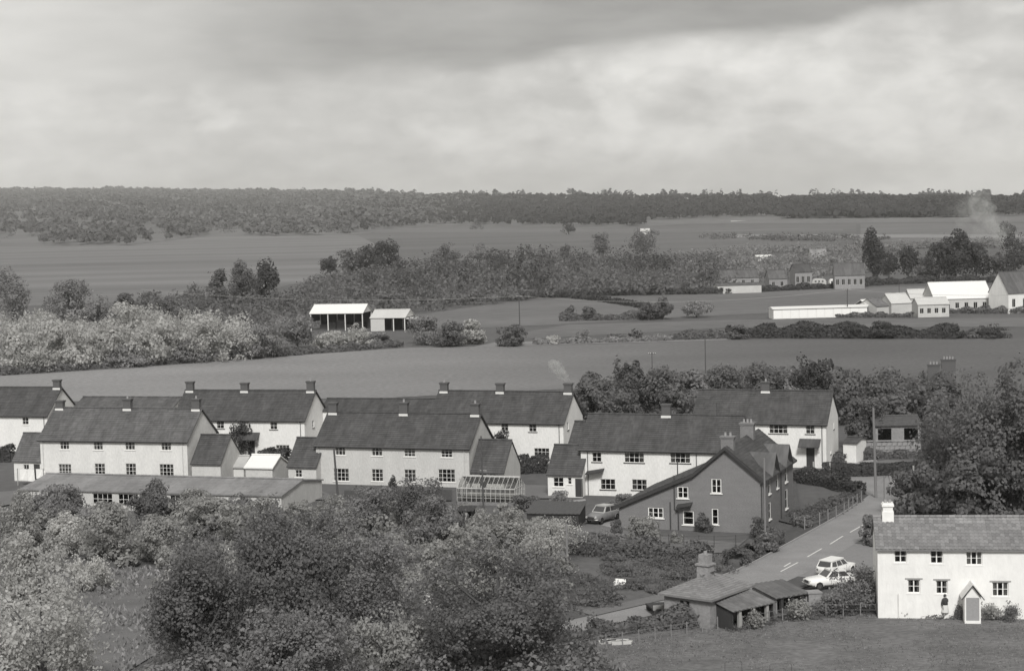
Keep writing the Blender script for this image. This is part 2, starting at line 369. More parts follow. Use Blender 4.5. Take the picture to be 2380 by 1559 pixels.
nT = len(ts); F = [(i * nT + j, (i + 1) * nT + j, (i + 1) * nT + j + 1, i * nT + j + 1) for i in range(len(pxs) - 1) for j in range(nT - 1)]
hills = O('hills', npmesh('hills', V, F, HILLM), kind='structure'); hills.data.polygons.foreach_set('use_smooth', [True] * len(F))
# woods over the hills: one mass each, no one could count them
ICOV = None
def far_wood(name, n, pxr, trange, tone, label, seed, keep=None, hrange=(7, 13), wr=(2.6, 6), faces=13):
    rng = np.random.default_rng(seed); Vs = []; k = 0
    while k < n:
        px = rng.uniform(*pxr); t = rng.uniform(*trange)
        if keep and not keep(px, t): continue
        df, dc, zc = hillpar(px)
        # even cover as seen along the slope, denser far away like the real thing seen edge-on
        D = df + (dc - df) * t ** 1.25
        x = (px - 1190) / CAM_F * D; z = float(hz(px, D)); h = rng.uniform(*hrange); r = rng.uniform(*wr) * max(1, D / 3400)
        d = rng.normal(0, 1, (faces, 3)); d[:, 2] = np.abs(d[:, 2]) * 1.0; d /= np.linalg.norm(d, axis=1)[:, None]
        P = d * (r, r, h * .55) * rng.uniform(.7, 1, (faces, 1)) + (x, D, z + h * .42)
        Vs.append(leaf_quads(rng, P, d, r * .6, .25)); k += 1
    V = np.concatenate(Vs)
    return O(name, npmesh(name, V, np.arange(len(V)).reshape(-1, 4), LF[tone]), label=label, cat='woodland', kind='stuff')
def hashf(p, t): return (math.sin(p * 12.9898 + t * 78.233) * 43758.5453) % 1.0
def gaps(px, t):
    a = math.sin(px / 37.0 + t * 9) + math.sin(px / 91.0 - t * 14 + 2) + math.sin(px / 17.0 + t * 31) * .5
    s = math.sin(t * 38 + math.sin(px / 140.0) * 1.3) + .6 * math.sin(px / 55.0 + t * 60)      # long thin clearings
    if px < 760: return not (t < .10 and a > .9) and s < .95 and a > -1.8
    if px > 1500: return not (t < .22) and s < 1.15 and not (px > 1800 and t > .8 and a > .2)
    return t > .05 and s < 1.35
far_wood('far_woodland', 7500, (-300, 1150), (0, 1), 'far', 'hazy woods rising to the skyline on the left', 11, lambda p, t: gaps(p, t) and hashf(p, t) < (1150 - p) / 400)
far_wood('hill_woodland', 6500, (740, 2700), (0, 1), 'farblack', 'dark woods covering the low hills in the middle and right', 12, lambda p, t: gaps(p, t) and hashf(p, t) > (1150 - p) / 400)
far_wood('ridge_woodland', 420, (-300, 2700), (.96, 1.04), 'far', 'uneven line of treetops along the skyline', 13, lambda p, t: math.sin(p / 43) + math.sin(p / 19 + 1) > -.3, (8, 21), (2.5, 6))
for o_ in ('far_woodland', 'hill_woodland', 'ridge_woodland'): pass
far_wood('dark_plantation', 1300, (1830, 2255), (.16, .75), 'farblack', 'dark plantation block on the right-hand hillside', 14, None, (9, 12), (6, 9))
LAYER = [0]
def field(name, poly, m, z=None, world=False):
    LAYER[0] += 1; z = LAYER[0] * .006 if z is None else z
    P = [(p[0], p[1], z) for p in ([G(*q) for q in poly] if not world else poly)]
    mb = MB(); mb.quad(*P); me = mb.mesh(name, m)
    if me.polygons[0].normal.z < 0: me.flip_normals()
    return O(name, me, kind='structure')
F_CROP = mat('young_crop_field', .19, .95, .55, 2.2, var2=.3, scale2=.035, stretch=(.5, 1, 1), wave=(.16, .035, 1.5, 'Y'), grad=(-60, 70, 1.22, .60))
F_PALE = mat('mown_hay_field', .165, .95, .30, .12, var2=.35, scale2=.008, stretch=(.12, 1, 1), wave=(.0035, .10, 9, 'Y'))
F_DARK = mat('damp_pasture', .12, .95, .35, .15, var2=.4, scale2=.012, stretch=(.25, 1, 1))
F_MID = mat('grazed_pasture', .14, .95, .35, .4, var2=.4, scale2=.02, stretch=(.4, 1, 1))
F_BRIGHT = mat('dry_field_margin', .22, .95, .15, .3, var2=.2, scale2=.03)
field('hay_field', [(-500, 578), (0, 573), (300, 570), (480, 549), (830, 547), (960, 585), (800, 640), (500, 692), (300, 700), (-500, 735)], F_PALE)
field('far_meadow', [(830, 546), (1000, 526), (1500, 528), (1700, 522), (1990, 520), (1990, 560), (1640, 585), (1300, 606), (960, 612)], F_DARK)
field('strip_field', [(860, 530), (1400, 533), (1960, 530), (1960, 536), (1400, 540), (860, 540)], F_MID)
field('right_meadow', [(2000, 520), (2800, 519), (2800, 575), (2000, 560)], F_MID)
field('right_strip_field', [(1700, 545), (2380, 545), (2380, 553), (1700, 552)], F_BRIGHT)
field('village_meadow', [(1300, 690), (1680, 682), (2010, 668), (2800, 655), (2800, 712), (1900, 722), (1560, 738), (1450, 712)], F_MID)
field('middle_field', [(930, 738), (1180, 702), (1330, 692), (1560, 722), (1560, 740), (1260, 756), (940, 770)], F_MID)
field('lane_field', [(1200, 775), (1320, 755), (1700, 744), (2000, 741), (2800, 736), (2800, 760), (2250, 760), (1690, 762), (1200, 790)], F_MID)
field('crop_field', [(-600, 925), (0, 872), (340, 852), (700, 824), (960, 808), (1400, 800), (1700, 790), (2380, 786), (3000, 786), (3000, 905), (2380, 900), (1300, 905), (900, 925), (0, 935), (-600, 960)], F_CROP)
field('field_margin', [(-600, 915), (0, 864), (340, 843), (700, 815), (930, 801), (960, 808), (700, 825), (340, 853), (0, 874), (-600, 928)], F_DARK)
field('dry_margin', [(1150, 796), (1700, 784), (1700, 790), (1400, 799), (1100, 806)], F_BRIGHT)
GRASS_N = mat('coarse_pasture_grass', .14, .95, .6, 3.5, .8, var2=.5, scale2=.3, stretch=(.6, 1, 1))
LAWN = mat('mown_lawn', .15, .95, .15, 2, .3, var2=.15, scale2=.3)
VERGE = mat('verge_grass', .085, .95, .25, 2, .5, var2=.25, scale2=.3)
SCRUBG = mat('bramble_ground', .115, .95, .35, 1.5, .7, var2=.3, scale2=.3)
ASPH = mat('worn_asphalt_road', .24, .9, .25, 7, .3, var2=.25, scale2=.35)
CONC = mat('concrete_drive', .30, .9, .12, 3, .2, var2=.12, scale2=.4)
SOIL = mat('garden_soil', .06, .95, .3, 2, .5)
KERB = mat('stone_kerb', .3, .9, .15, 3)
LINE = mat('road_paint', .62, .8, .2, 6)
field('near_pasture', [(1330, 1700), (1365, 1500), (1500, 1466), (1900, 1440), (2040, 1428), (2600, 1440), (2600, 1700)], GRASS_N)
field('side_lawn', [(1370, 1215), (1500, 1245), (1720, 1262), (1740, 1250), (1700, 1285), (1500, 1290), (1330, 1240)], LAWN)
field('front_lawn', [(1925, 1090), (2060, 1070), (2130, 1072), (2130, 1080), (1990, 1085), (1920, 1098)], LAWN)
field('bramble_bank', [(1330, 1300), (1640, 1285), (1720, 1300), (1640, 1370), (1500, 1400), (1380, 1430), (1300, 1420)], SCRUBG)
field('hillside_meadow', [(-200, 1340), (380, 1320), (430, 1480), (300, 1560), (-200, 1700)], F_MID)
# roads: ribbons of constant width along lines on the ground
def ribbon(name, pts, width, m, z, world=True, kind='structure', off=0.0):
    P = [np.array(p[:2], float) for p in pts]; L_ = []; R_ = []
    for i, p in enumerate(P):
        d = P[min(i + 1, len(P) - 1)] - P[max(i - 1, 0)]; d /= np.linalg.norm(d); n = np.array([-d[1], d[0]])
        wd = width[i] if isinstance(width, list) else width
        L_.append(p + n * (wd / 2 + off)); R_.append(p - n * (wd / 2 - off))
    mb = MB(); n = len(P); mb.v = [(q[0], q[1], z) for q in L_] + [(q[0], q[1], z) for q in R_]
    mb.f = [(n + i, n + i + 1, i + 1, i) for i in range(n - 1)]
    return O(name, mb, m=m, kind=kind), L_, R_
def smooth(pts, k=3):
    P = [np.array(p[:2], float) for p in pts]
    for _ in range(k):
        Q = [P[0]]
        for a, b in zip(P[:-1], P[1:]): Q += [a * .75 + b * .25, a * .25 + b * .75]
        P = Q + [P[-1]]
    return P
RD = smooth([G(*p) for p in [(1250, 1475), (1406, 1441), (1545, 1409), (1680, 1374), (1800, 1330), (1900, 1271), (2000, 1214), (2050, 1181), (2083, 1152), (2120, 1122), (2230, 1092), (2420, 1075)]])
wd = [3.2 if p[1] < G(1600, 1395)[1] else 5.4 for p in RD]
for i in range(1, len(wd) - 1): wd[i] = (wd[i - 1] + wd[i] * 2 + wd[i + 1]) / 4
road, RL, RR = ribbon('road', RD, wd, ASPH, .10)
ribbon('road_verge', RD, [q + 4.5 for q in wd], VERGE, .085)
SRD = smooth([G(*p) for p in [(2075, 1150), (2020, 1128), (1930, 1112), (1800, 1100), (1600, 1088), (1300, 1092), (1000, 1080), (600, 1075), (200, 1068), (-200, 1064)]])
ribbon('side_road', SRD, 5.0, ASPH, .094)
ribbon('junction', smooth([G(*p) for p in [(1975, 1108), (2060, 1116), (2150, 1110)]]), 9.0, ASPH, .097)
ribbon('car_park_verge', smooth([G(*p) for p in [(1895, 1345), (1985, 1300), (2030, 1262)]]), 6.5, mat('gravel_layby', .21, .95, .15, 4, .3), .091)
# kerbstones on the far side
def kerb(name, line, t0, t1):
    L_ = line[t0:t1]; mb = MB()
    for a, b in zip(L_[:-1], L_[1:]):
        d = (b - a); l = np.linalg.norm(d); d = d / l; n = np.array([-d[1], d[0]])
        c = [a, b, b + n * .13, a + n * .13]
        mb.prism([(q[0], q[1], .0) for q in c], (0, 0, .2))
    return O(name, mb, m=KERB, kind='structure')
kerb('kerb', RL, 30, 62)
# centre-line dashes, each one picked out of the photo
for i, (a, b) in enumerate([((425, 540), (555, 465)), ((630, 425), (745, 352)), ((810, 318), (930, 250)), ((985, 215), (1040, 184)), ((215, 628), (275, 592)), ((185, 672), (340, 590))]):
    A = G(1767 + a[0] * .2576, 1157 + a[1] * .2576)[:2]; B = G(1767 + b[0] * .2576, 1157 + b[1] * .2576)[:2]
    o, _, _ = ribbon('road_marking', [A, B], .13, LINE, .106)
    o.parent = road
dr = field('drive', [(1395, 1222), (1436, 1196), (1442, 1222), (1425, 1232), (1390, 1236)], CONC, .05)
field('path', [(1930, 1080), (2035, 1068), (2040, 1072), (1945, 1086)], CONC, .052)
field('forecourt', [(1800, 1250), (1935, 1232), (1900, 1262), (1860, 1275), (1800, 1268)], mat('gravel_forecourt', .24, .95, .15, 4, .3), .054)
for nm, pg_, m_ in (('garden_lawn', [(560, 1150), (740, 1140), (790, 1160), (600, 1172)], LAWN), ('garden_lawn', [(1215, 1128), (1275, 1130), (1290, 1160), (1200, 1160)], LAWN), ('vegetable_plot', [(800, 1142), (1050, 1140), (1050, 1165), (800, 1170)], SOIL), ('garden_lawn', [(-60, 1150), (60, 1140), (100, 1160), (-60, 1190)], LAWN), ('garden_path', [(1215, 1185), (1310, 1168), (1360, 1162), (1362, 1166), (1312, 1173), (1220, 1190)], CONC), ('garden_lawn', [(1740, 1120), (1850, 1120), (1860, 1190), (1840, 1220), (1800, 1210)], VERGE), ('pasture_bank', [(1330, 1420), (1380, 1435), (1640, 1375), (1640, 1360), (1500, 1392), (1380, 1420)], LAWN)):
    field(nm, pg_, m_)
# grass tufts on the near pasture and the meadow
def tufts(name, poly, n, h, m, label, seed):
    rng = np.random.default_rng(seed); Q = np.array([G(*p)[:2] for p in poly]); lo, hi_ = Q.min(0), Q.max(0)
    P = rng.uniform(lo, hi_, (n * 3, 2)); ok = np.zeros(len(P), bool); j = len(Q) - 1
    for i in range(len(Q)):
        c = (Q[i, 1] > P[:, 1]) != (Q[j, 1] > P[:, 1]); xx = (Q[j, 0] - Q[i, 0]) * (P[:, 1] - Q[i, 1]) / (Q[j, 1] - Q[i, 1] + 1e-9) + Q[i, 0]
        ok ^= c & (P[:, 0] < xx); j = i
    P = P[ok][:n]; dn = np.sin(P[:, 0] * .9) + np.sin(P[:, 1] * .7 + P[:, 0] * .4) + np.sin(P[:, 0] * .23 - P[:, 1] * .31) * 1.3
    P = P[dn + rng.normal(0, 1, len(P)) > -.6]; k = len(P)
    a = rng.uniform(0, 6.28, k); s = h * rng.uniform(.4, 1.3, k); w_ = s * .5
    V = np.zeros((k, 3, 3)); V[:, 0, :2] = P - np.stack([np.cos(a), np.sin(a)], 1) * w_[:, None]; V[:, 1, :2] = P + np.stack([np.cos(a), np.sin(a)], 1) * w_[:, None]
    V[:, 2, :2] = P + rng.normal(0, .4, (k, 2)) * s[:, None]; V[:, 2, 2] = s; V[:, :2, 2] = .01
    return O(name, npmesh(name, V.reshape(-1, 3), np.zeros((0, 4), int), m, np.arange(k * 3).reshape(-1, 3)), label=label, cat='grass', kind='stuff')
TUFT = mat('grass_blades', .24, .9, .1, 2, island=.3, trans=.4, var2=.3, scale2=.25)
tufts('grass_tufts', [(1330, 1700), (1365, 1500), (1500, 1466), (1900, 1440), (2040, 1428), (2600, 1440), (2600, 1700)], 34000, .15, TUFT, 'rough pasture grass in front of the white cottage', 21)
tufts('meadow_grass', [(-200, 1340), (380, 1320), (430, 1480), (300, 1560), (-200, 1700)], 12000, .35, mat('meadow_blades', .28, .9, .1, 2, island=.35, trans=.3), 'longer pale grass on the left meadow', 22)
# ---------------------------------------------------------------- air
hb = MB(); hb.box(-4600, 4600, -200, 9400, -1.2, 165)
hm = bpy.data.materials.new('haze'); hm.use_nodes = True; T = hm.node_tree; T.nodes.clear()
pv = T.nodes.new('ShaderNodeVolumePrincipled'); pv.inputs['Color'].default_value = (.96, .95, .92, 1); pv.inputs['Density'].default_value = 8.0e-5
oo = T.nodes.new('ShaderNodeOutputMaterial'); T.links.new(pv.outputs[0], oo.inputs[1])
O('haze', hb, m=hm, label='thin pale haze in the air over the valley', kind='stuff')
# ---------------------------------------------------------------- houses
def wall_faces(mb, prof, holes, fmap, depth=.14):
    """prof: wall outline top [(a, z)...] from left to right over z=0; holes: (a0, a1, z0, z1); fmap(a, d, z) -> point"""
    br = sorted(set([p[0] for p in prof] + [q for h in holes for q in h[:2]]))
    def top(a):
        for (a0, z0), (a1, z1) in zip(prof[:-1], prof[1:]):
            if a0 - 1e-9 <= a <= a1 + 1e-9: return z0 + (z1 - z0) * (a - a0) / (a1 - a0) if a1 > a0 else z1
        return prof[-1][1]
    for a, b in zip(br[:-1], br[1:]):
        if b - a < 1e-6: continue
        mid = (a + b) / 2; hs = sorted([h for h in holes if h[0] < mid < h[1]], key=lambda h: h[2]); z = 0
        for h in hs:
            if h[2] > z: mb.quad(fmap(a, 0, z), fmap(b, 0, z), fmap(b, 0, h[2]), fmap(a, 0, h[2]))
            z = h[3]
        mb.quad(fmap(a, 0, z), fmap(b, 0, z), fmap(b, 0, top(b - 1e-6)), fmap(a, 0, top(a + 1e-6)))
    for (a0, a1, z0, z1) in holes:
        for p, q in (((a0, z0), (a0, z1)), ((a0, z1), (a1, z1)), ((a1, z1), (a1, z0)), ((a1, z0), (a0, z0))):
            mb.quad(fmap(p[0], 0, p[1]), fmap(q[0], 0, q[1]), fmap(q[0], depth, q[1]), fmap(p[0], depth, p[1]))
    return mb
def roof_courses(mb, x0, x1, p_eave, p_ridge, step=.30, seg=.6, seed=1, lift=.035):
    """stepped tile courses on the slope that runs from eave (y, z) to ridge (y, z)"""
    rg = random.Random(seed); (ye, ze), (yr, zr) = p_eave, p_ridge; L_ = math.hypot(yr - ye, zr - ze); n = max(2, int(L_ / step)); dy, dz = (yr - ye) / L_, (zr - ze) / L_
    ny, nz = (-dz, dy) if dy > 0 else (dz, -dy)
    for i in range(n):
        a = L_ * i / n; b = L_ * (i + 1) / n; x = x0
        while x < x1 - .05:
            xe = min(x1, x + seg * rg.uniform(.7, 1.3)); 
            if x1 - xe < seg * .4: xe = x1
            h = lift * rg.uniform(.8, 1.35); h2 = .008
            P = lambda xx, s, o: (xx, ye + dy * s + ny * o, ze + dz * s + nz * o)
            mb.add([P(x, a, h), P(xe, a, h), P(xe, b, h2), P(x, b, h2), P(x, a, 0), P(xe, a, 0)], [(0, 1, 2, 3), (4, 5, 1, 0)])
            x = xe
    return mb
def gable_roof(parent, L_, W_, he, hr, m, ov=.22, oe=.32, seed=1, name='roof', y0=0.0, yr=None, he2=None, x0=0.0, step=.30, lift=.035):
    yr = yr if yr is not None else y0 + W_ / 2; he2 = he if he2 is None else he2
    sl = (hr - he) / (yr - y0); sl2 = (hr - he2) / (y0 + W_ - yr)
    e1 = (y0 - oe, he - oe * sl + .1); e2 = (y0 + W_ + oe, he2 - oe * sl2 + .1); rr = (yr, hr + .12); t = .11
    mb = MB(); mb.prism([(x0 - ov, e1[0], e1[1]), (x0 - ov, rr[0], rr[1]), (x0 - ov, e2[0], e2[1]), (x0 - ov, e2[0], e2[1] - t), (x0 - ov, rr[0], rr[1] - t), (x0 - ov, e1[0], e1[1] - t)], (L_ + 2 * ov, 0, 0))
    roof_courses(mb, x0 - ov, x0 + L_ + ov, e1, rr, seed=seed, step=step, lift=lift); roof_courses(mb, x0 - ov, x0 + L_ + ov, e2, rr, seed=seed + 1, step=step, lift=lift)
    ro = O(name, mb, parent, m=m)
    rb = MB(); x = x0 - ov; rg = random.Random(seed)
    while x < x0 + L_ + ov - .1:
        xe = min(x + .45, x0 + L_ + ov); z = rr[1] + .05 + rg.uniform(0, .02)
        rb.tube([(x, rr[0], z), (xe - .015, rr[0], z)], .12, 6); x = xe
    O('ridge_tiles', rb, ro, m=m, kind='stuff')
    return ro
def frame_mesh(w_, h_, cols, rows, ft=.045, mt=.022, arch=0):
    def mk():
        mb = MB(); d0, d1 = .0, .05
        mb.box(-w_ / 2, -w_ / 2 + ft, d0, d1, 0, h_); mb.box(w_ / 2 - ft, w_ / 2, d0, d1, 0, h_)
        mb.box(-w_ / 2 + ft, w_ / 2 - ft, d0, d1, 0, ft); mb.box(-w_ / 2 + ft, w_ / 2 - ft, d0, d1, h_ - ft, h_)
        for i in range(1, cols):
            x = -w_ / 2 + w_ * i / cols; mb.box(x - mt, x + mt, d0 + .004, d1 - .004, ft, h_ - ft)
        for j in range(1, rows):
            z = h_ * j / rows
            for i in range(cols):
                xa = -w_ / 2 + w_ * i / cols + (ft if i == 0 else mt); xb = -w_ / 2 + w_ * (i + 1) / cols - (ft if i == cols - 1 else mt)
                mb.box(xa, xb, d0 + .008, d1 - .008, z - .018, z + .018)
        return mb.mesh('frame', WHITE_PAINT)
    return cached(('frame', w_, h_, cols, rows, ft, mt), mk)
def window(parent, pos, rz, w_, h_, cols=3, rows=3, curt=.5, sill=True, recess=.07, fm=None, ft=.045, mt=.022, sillm=None, name='window', hood=False):
    """frame as the part; panes, sill and curtains as its sub-parts. pos: middle of the bottom edge on the wall face"""
    w_, h_ = round(w_, 2), round(h_, 2)
    c, s = math.cos(rz), math.sin(rz)
    f = O(name, frame_mesh(w_, h_, cols, rows, ft, mt), parent, (pos[0] - s * recess, pos[1] + c * recess, pos[2]), rz)
    pm = cached(('pane', w_, h_, cols, rows), lambda: MB().quad((-w_ / cols / 2 + .02, 0, -h_ / rows / 2 + .015), (w_ / cols / 2 - .02, 0, -h_ / rows / 2 + .015), (w_ / cols / 2 - .02, 0, h_ / rows / 2 - .015), (-w_ / cols / 2 + .02, 0, h_ / rows / 2 - .015)).mesh('pane', GLASS))
    for i in range(cols):
        for j in range(rows):
            O('pane', pm, f, (-w_ / 2 + w_ * (i + .5) / cols, .025, h_ * (j + .5) / rows))
    if sill:
        O('sill', cached(('sill', w_, (sillm or WHITE_PAINT).name), lambda: MB().box(-w_ / 2 - .12, w_ / 2 + .12, -.14, .0, -.09, -.004).mesh('sill', sillm or WHITE_PAINT)), f, (0, 0, 0))
    if curt:
        cw = w_ * curt / 2
        def mkc():
            mb = MB(); n = 8
            for sd in (-1, 1):
                x0 = sd * w_ / 2; 
                for k in range(n):
                    xa = x0 - sd * cw * k / n; xb = x0 - sd * cw * (k + 1) / n; ya = .12 + .03 * (k % 2); yb = .12 + .03 * ((k + 1) % 2)
                    mb.quad((xa, ya, 0), (xb, yb, 0), (xb, yb, h_), (xa, ya, h_))
            return mb.mesh('curtain', CURT)
        O('curtain', cached(('curt', w_, h_, curt), mkc), f)
    return f
def chimney(parent, x, y, zb, zt, w_=.95, d_=.6, pots=2, m=CHBRICK, flash=True, name='chimney', cowl=False):
    """stack standing in the ridge: zb where it enters the roof, zt its top"""
    mb = MB(); mb.box(x - w_ / 2, x + w_ / 2, y - d_ / 2, y + d_ / 2, zb - .9, zt - .24)
    mb.box(x - w_ / 2 - .05, x + w_ / 2 + .05, y - d_ / 2 - .05, y + d_ / 2 + .05, zt - .24, zt - .12); mb.box(x - w_ / 2 - .1, x + w_ / 2 + .1, y - d_ / 2 - .1, y + d_ / 2 + .1, zt - .12, zt)
    c = O(name, mb, parent, m=m)
    for k in range(pots):
        px = x + (k - (pots - 1) / 2) * (w_ / max(pots, 1)) * .8
        O('chimney_pot', MB().tube([(px, y, zt - .02), (px, y, zt + .3), (px, y, zt + .34)], [.13, .10, .12], 8), c, m=CLAY if not cowl else DPIPE)
    if flash:
        f = MB(); f.box(x - w_ / 2 - .06, x + w_ / 2 + .06, y - d_ / 2 - .03, y - d_ / 2 - .003, zb - .42, zb + .0)
        O('flashing', f, c, m=WFLASH)
    return c
class House:
    def __init__(s, name, label, right, base, left, rot, W_=8.0, cat='house', group=None, at=None, L=None):
        t = R(rot); s.u = np.array([math.cos(t), math.sin(t), 0]); s.v = np.array([-math.sin(t), math.cos(t), 0]); s.t = t; s.W = W_
        PR = G(right, base) if at is None else np.array(at, float)
        if L is None:
            lo, hi_ = .5, 60
            for _ in range(50):
                m_ = (lo + hi_) / 2
                if proj(PR - s.u * m_)[0] > left: lo = m_
                else: hi_ = m_
            L = lo
        s.L = L; s.P0 = PR - s.u * L; s.e = E(name, label, cat, tuple(s.P0), t, group)
    def front(s, px, py, y=0.0):
        q = onplane(s.P0 + s.v * y, s.v, px, py) - s.P0; return float(q @ s.u), float(q[2])
    def side(s, px, py, x=None):
        x = s.L if x is None else x; q = onplane(s.P0 + s.u * x, s.u, px, py) - s.P0; return float(q @ s.v), float(q[2])
WW = []
def council(label, right, base, left, rot, eave_py, rise=3.05, wins=(), gwins=(), chims=(), m=RENDER_W, roofm=ROOF_D, W_=8.0, doors=(), pipes=(.97, .02), name='semi_detached_house', sillm=None, gable_strip=False, group='rendered council houses in rows', seed=1, aerial=None):
    h = House(name, label, right, base, left, rot, W_, group=group); he = h.front(right - 2, eave_py)[1] + .05; h.he = he; h.hr = he + rise
    holes = []; todo = []
    for (px, py, ww, wh, c, r, cu) in wins:
        a, z = h.front(px, py); z0 = z - wh / 2; z0 = min(z0, he - wh - .12) if z > he * .55 else z0
        holes.append((a - ww / 2, a + ww / 2, z0, z0 + wh)); todo.append((a, z0, ww, wh, c, r, cu))
    dd = []
    for (px, w_, h_, canopy) in doors:
        a, _ = h.front(px, base); dd.append((a, w_, h_, canopy)); holes.append((a - w_ / 2, a + w_ / 2, .1, h_))
    gh = []; gt = []
    for (px, py, ww, wh) in gwins:
        b, z = h.side(px, py); b = min(max(b, .6), W_ - .6); gh.append((b - ww / 2, b + ww / 2, z - wh / 2, z + wh / 2)); gt.append((b, z - wh / 2, ww, wh))
    mb = MB(); L = h.L
    wall_faces(mb, [(0, he), (L, he)], holes, lambda a, d, z: (a, d, z))
    wall_faces(mb, [(0, he), (W_ / 2, h.hr), (W_, he)], gh, lambda a, d, z: (L - d, a, z))
    wall_faces(mb, [(0, he), (W_ / 2, h.hr), (W_, he)], [], lambda a, d, z: (d, W_ - a, z))
    wall_faces(mb, [(0, he), (L, he)], [], lambda a, d, z: (L - a, W_ - d, z))
    wl_ = O('wall', mb, h.e, m=m)
    fl = MB(); fl.box(.2, L - .2, .2, W_ - .2, he * .5 - .1, he * .5 + .1); O('upper_floor', fl, h.e, m=DARKWOOD)
    gable_roof(h.e, L, W_, he, h.hr, roofm, seed=seed)
    for (a, z0, ww, wh, c, r, cu) in todo: window(h.e, (a, 0, z0), 0, ww, wh, c, r, cu, sillm=sillm)
    for (b, z0, ww, wh) in gt: window(h.e, (L, b, z0), R(90), ww, wh, 1, 2, 0, sillm=sillm)
    for (a, w_, h_, canopy) in dd:
        O('door', MB().box(a - w_ / 2, a + w_ / 2, .06, .11, .1, h_), h.e, m=DARKWOOD)
        if canopy:
            cm = MB(); cm.prism([(a - w_ / 2 - .75, -1.1, h_ + .15), (a + w_ / 2 + .75, -1.1, h_ + .15), (a + w_ / 2 + .75, -.02, h_ + .95), (a - w_ / 2 - .75, -.02, h_ + .95)], (0, 0, .1))
            cp = O('porch_canopy', cm, h.e, m=roofm); bm = MB()
            for sx in (-1, 1): bm.bar((a + sx * (w_ / 2 + .55), -.9, h_ + .25), (a + sx * (w_ / 2 + .55), 0, h_ - .5), .05)
            O('bracket', bm, cp, m=WHITE_PAINT)
    g = MB(); g.tube([(-.2, -.36, he - .14), (L + .2, -.36, he - .14)], .06, 6); O('gutter', g, h.e, m=DPIPE)
    for p in pipes:
        x = L * p if p <= 1 else p; pm = MB(); pm.tube([(x, -.33, he - .16), (x, -.06, he - .5), (x, -.06, .05)], .045, 6); O('downpipe', pm, h.e, m=DPIPE if m is RENDER_W else RENDER_B)
    for ch in chims:
        px, pyt = ch[0], ch[1]; a, z = h.front(px, pyt, W_ / 2); pots = ch[2] if len(ch) > 2 else 1
        a = min(max(a, .55), L - .5); chimney(h.e, a, W_ / 2 - .05, h.hr + .1, max(h.hr + .9, z), pots=pots)
    if aerial:
        for px in aerial:
            a, z = h.front(px, 1000, W_ / 2); am = MB(); z = h.hr + 1.6; am.tube([(a, W_ / 2, h.hr - .2), (a, W_ / 2, z)], .025, 5)
            am.tube([(a - .9, W_ / 2 - .3, z - .1), (a + .9, W_ / 2 + .3, z - .1)], .018, 4)
            for k in range(5): x = a - .8 + k * .4; am.tube([(x - .12, W_ / 2 - .3 + k * .15 + .35, z - .1), (x + .12, W_ / 2 - .3 + k * .15 - .35, z - .1)], .014, 4)
            O('aerial', am, h.e, m=DPIPE)
    return h
def annex(label, right, base, left, rot, ridge_py, eave_py, W_=4.6, wins=(), m=RENDER_G, roofm=ROOF_D, name='outhouse', doors=(), cat='outbuilding', group='gabled outhouses beside the houses', at=None, seed=5, y=0.0):
    h = House(name, label, right, base, left, rot, W_, cat, group, at)
    he = h.front(right - 1, eave_py)[1] + .05; hr = h.front((left + right) / 2, ridge_py, W_ / 2)[1]; hr = max(he + .8, min(he + 3.2, hr)); h.he, h.hr = he, hr; L = h.L
    holes = []; todo = []
    for (px, py, ww, wh, c, r, cu) in wins:
        a, z = h.front(px, py); z0 = min(z - wh / 2, he - wh - .1); holes.append((a - ww / 2, a + ww / 2, z0, z0 + wh)); todo.append((a, z0, ww, wh, c, r, cu))
    for (px, w_, h_) in doors:
        a, _ = h.front(px, base); holes.append((a - w_ / 2, a + w_ / 2, .05, h_)); O('door', MB().box(a - w_ / 2, a + w_ / 2, .06, .11, .05, h_), h.e, m=DARKWOOD)
    mb = MB(); wall_faces(mb, [(0, he), (L, he)], holes, lambda a, d, z: (a, d, z))
    for fm_ in (lambda a, d, z: (L - d, a, z), lambda a, d, z: (d, W_ - a, z)): wall_faces(mb, [(0, he), (W_ / 2, hr), (W_, he)], [], fm_)
    wall_faces(mb, [(0, he), (L, he)], [], lambda a, d, z: (L - a, W_ - d, z)); O('wall', mb, h.e, m=m)
    gable_roof(h.e, L, W_, he, hr, roofm, .12, .2, seed)
    for (a, z0, ww, wh, c, r, cu) in todo: window(h.e, (a, 0, z0), 0, ww, wh, c, r, cu)
    return h
UPW = (1.15, 1.0, 3, 2); UP3 = (1.15, 1.0, 3, 3)
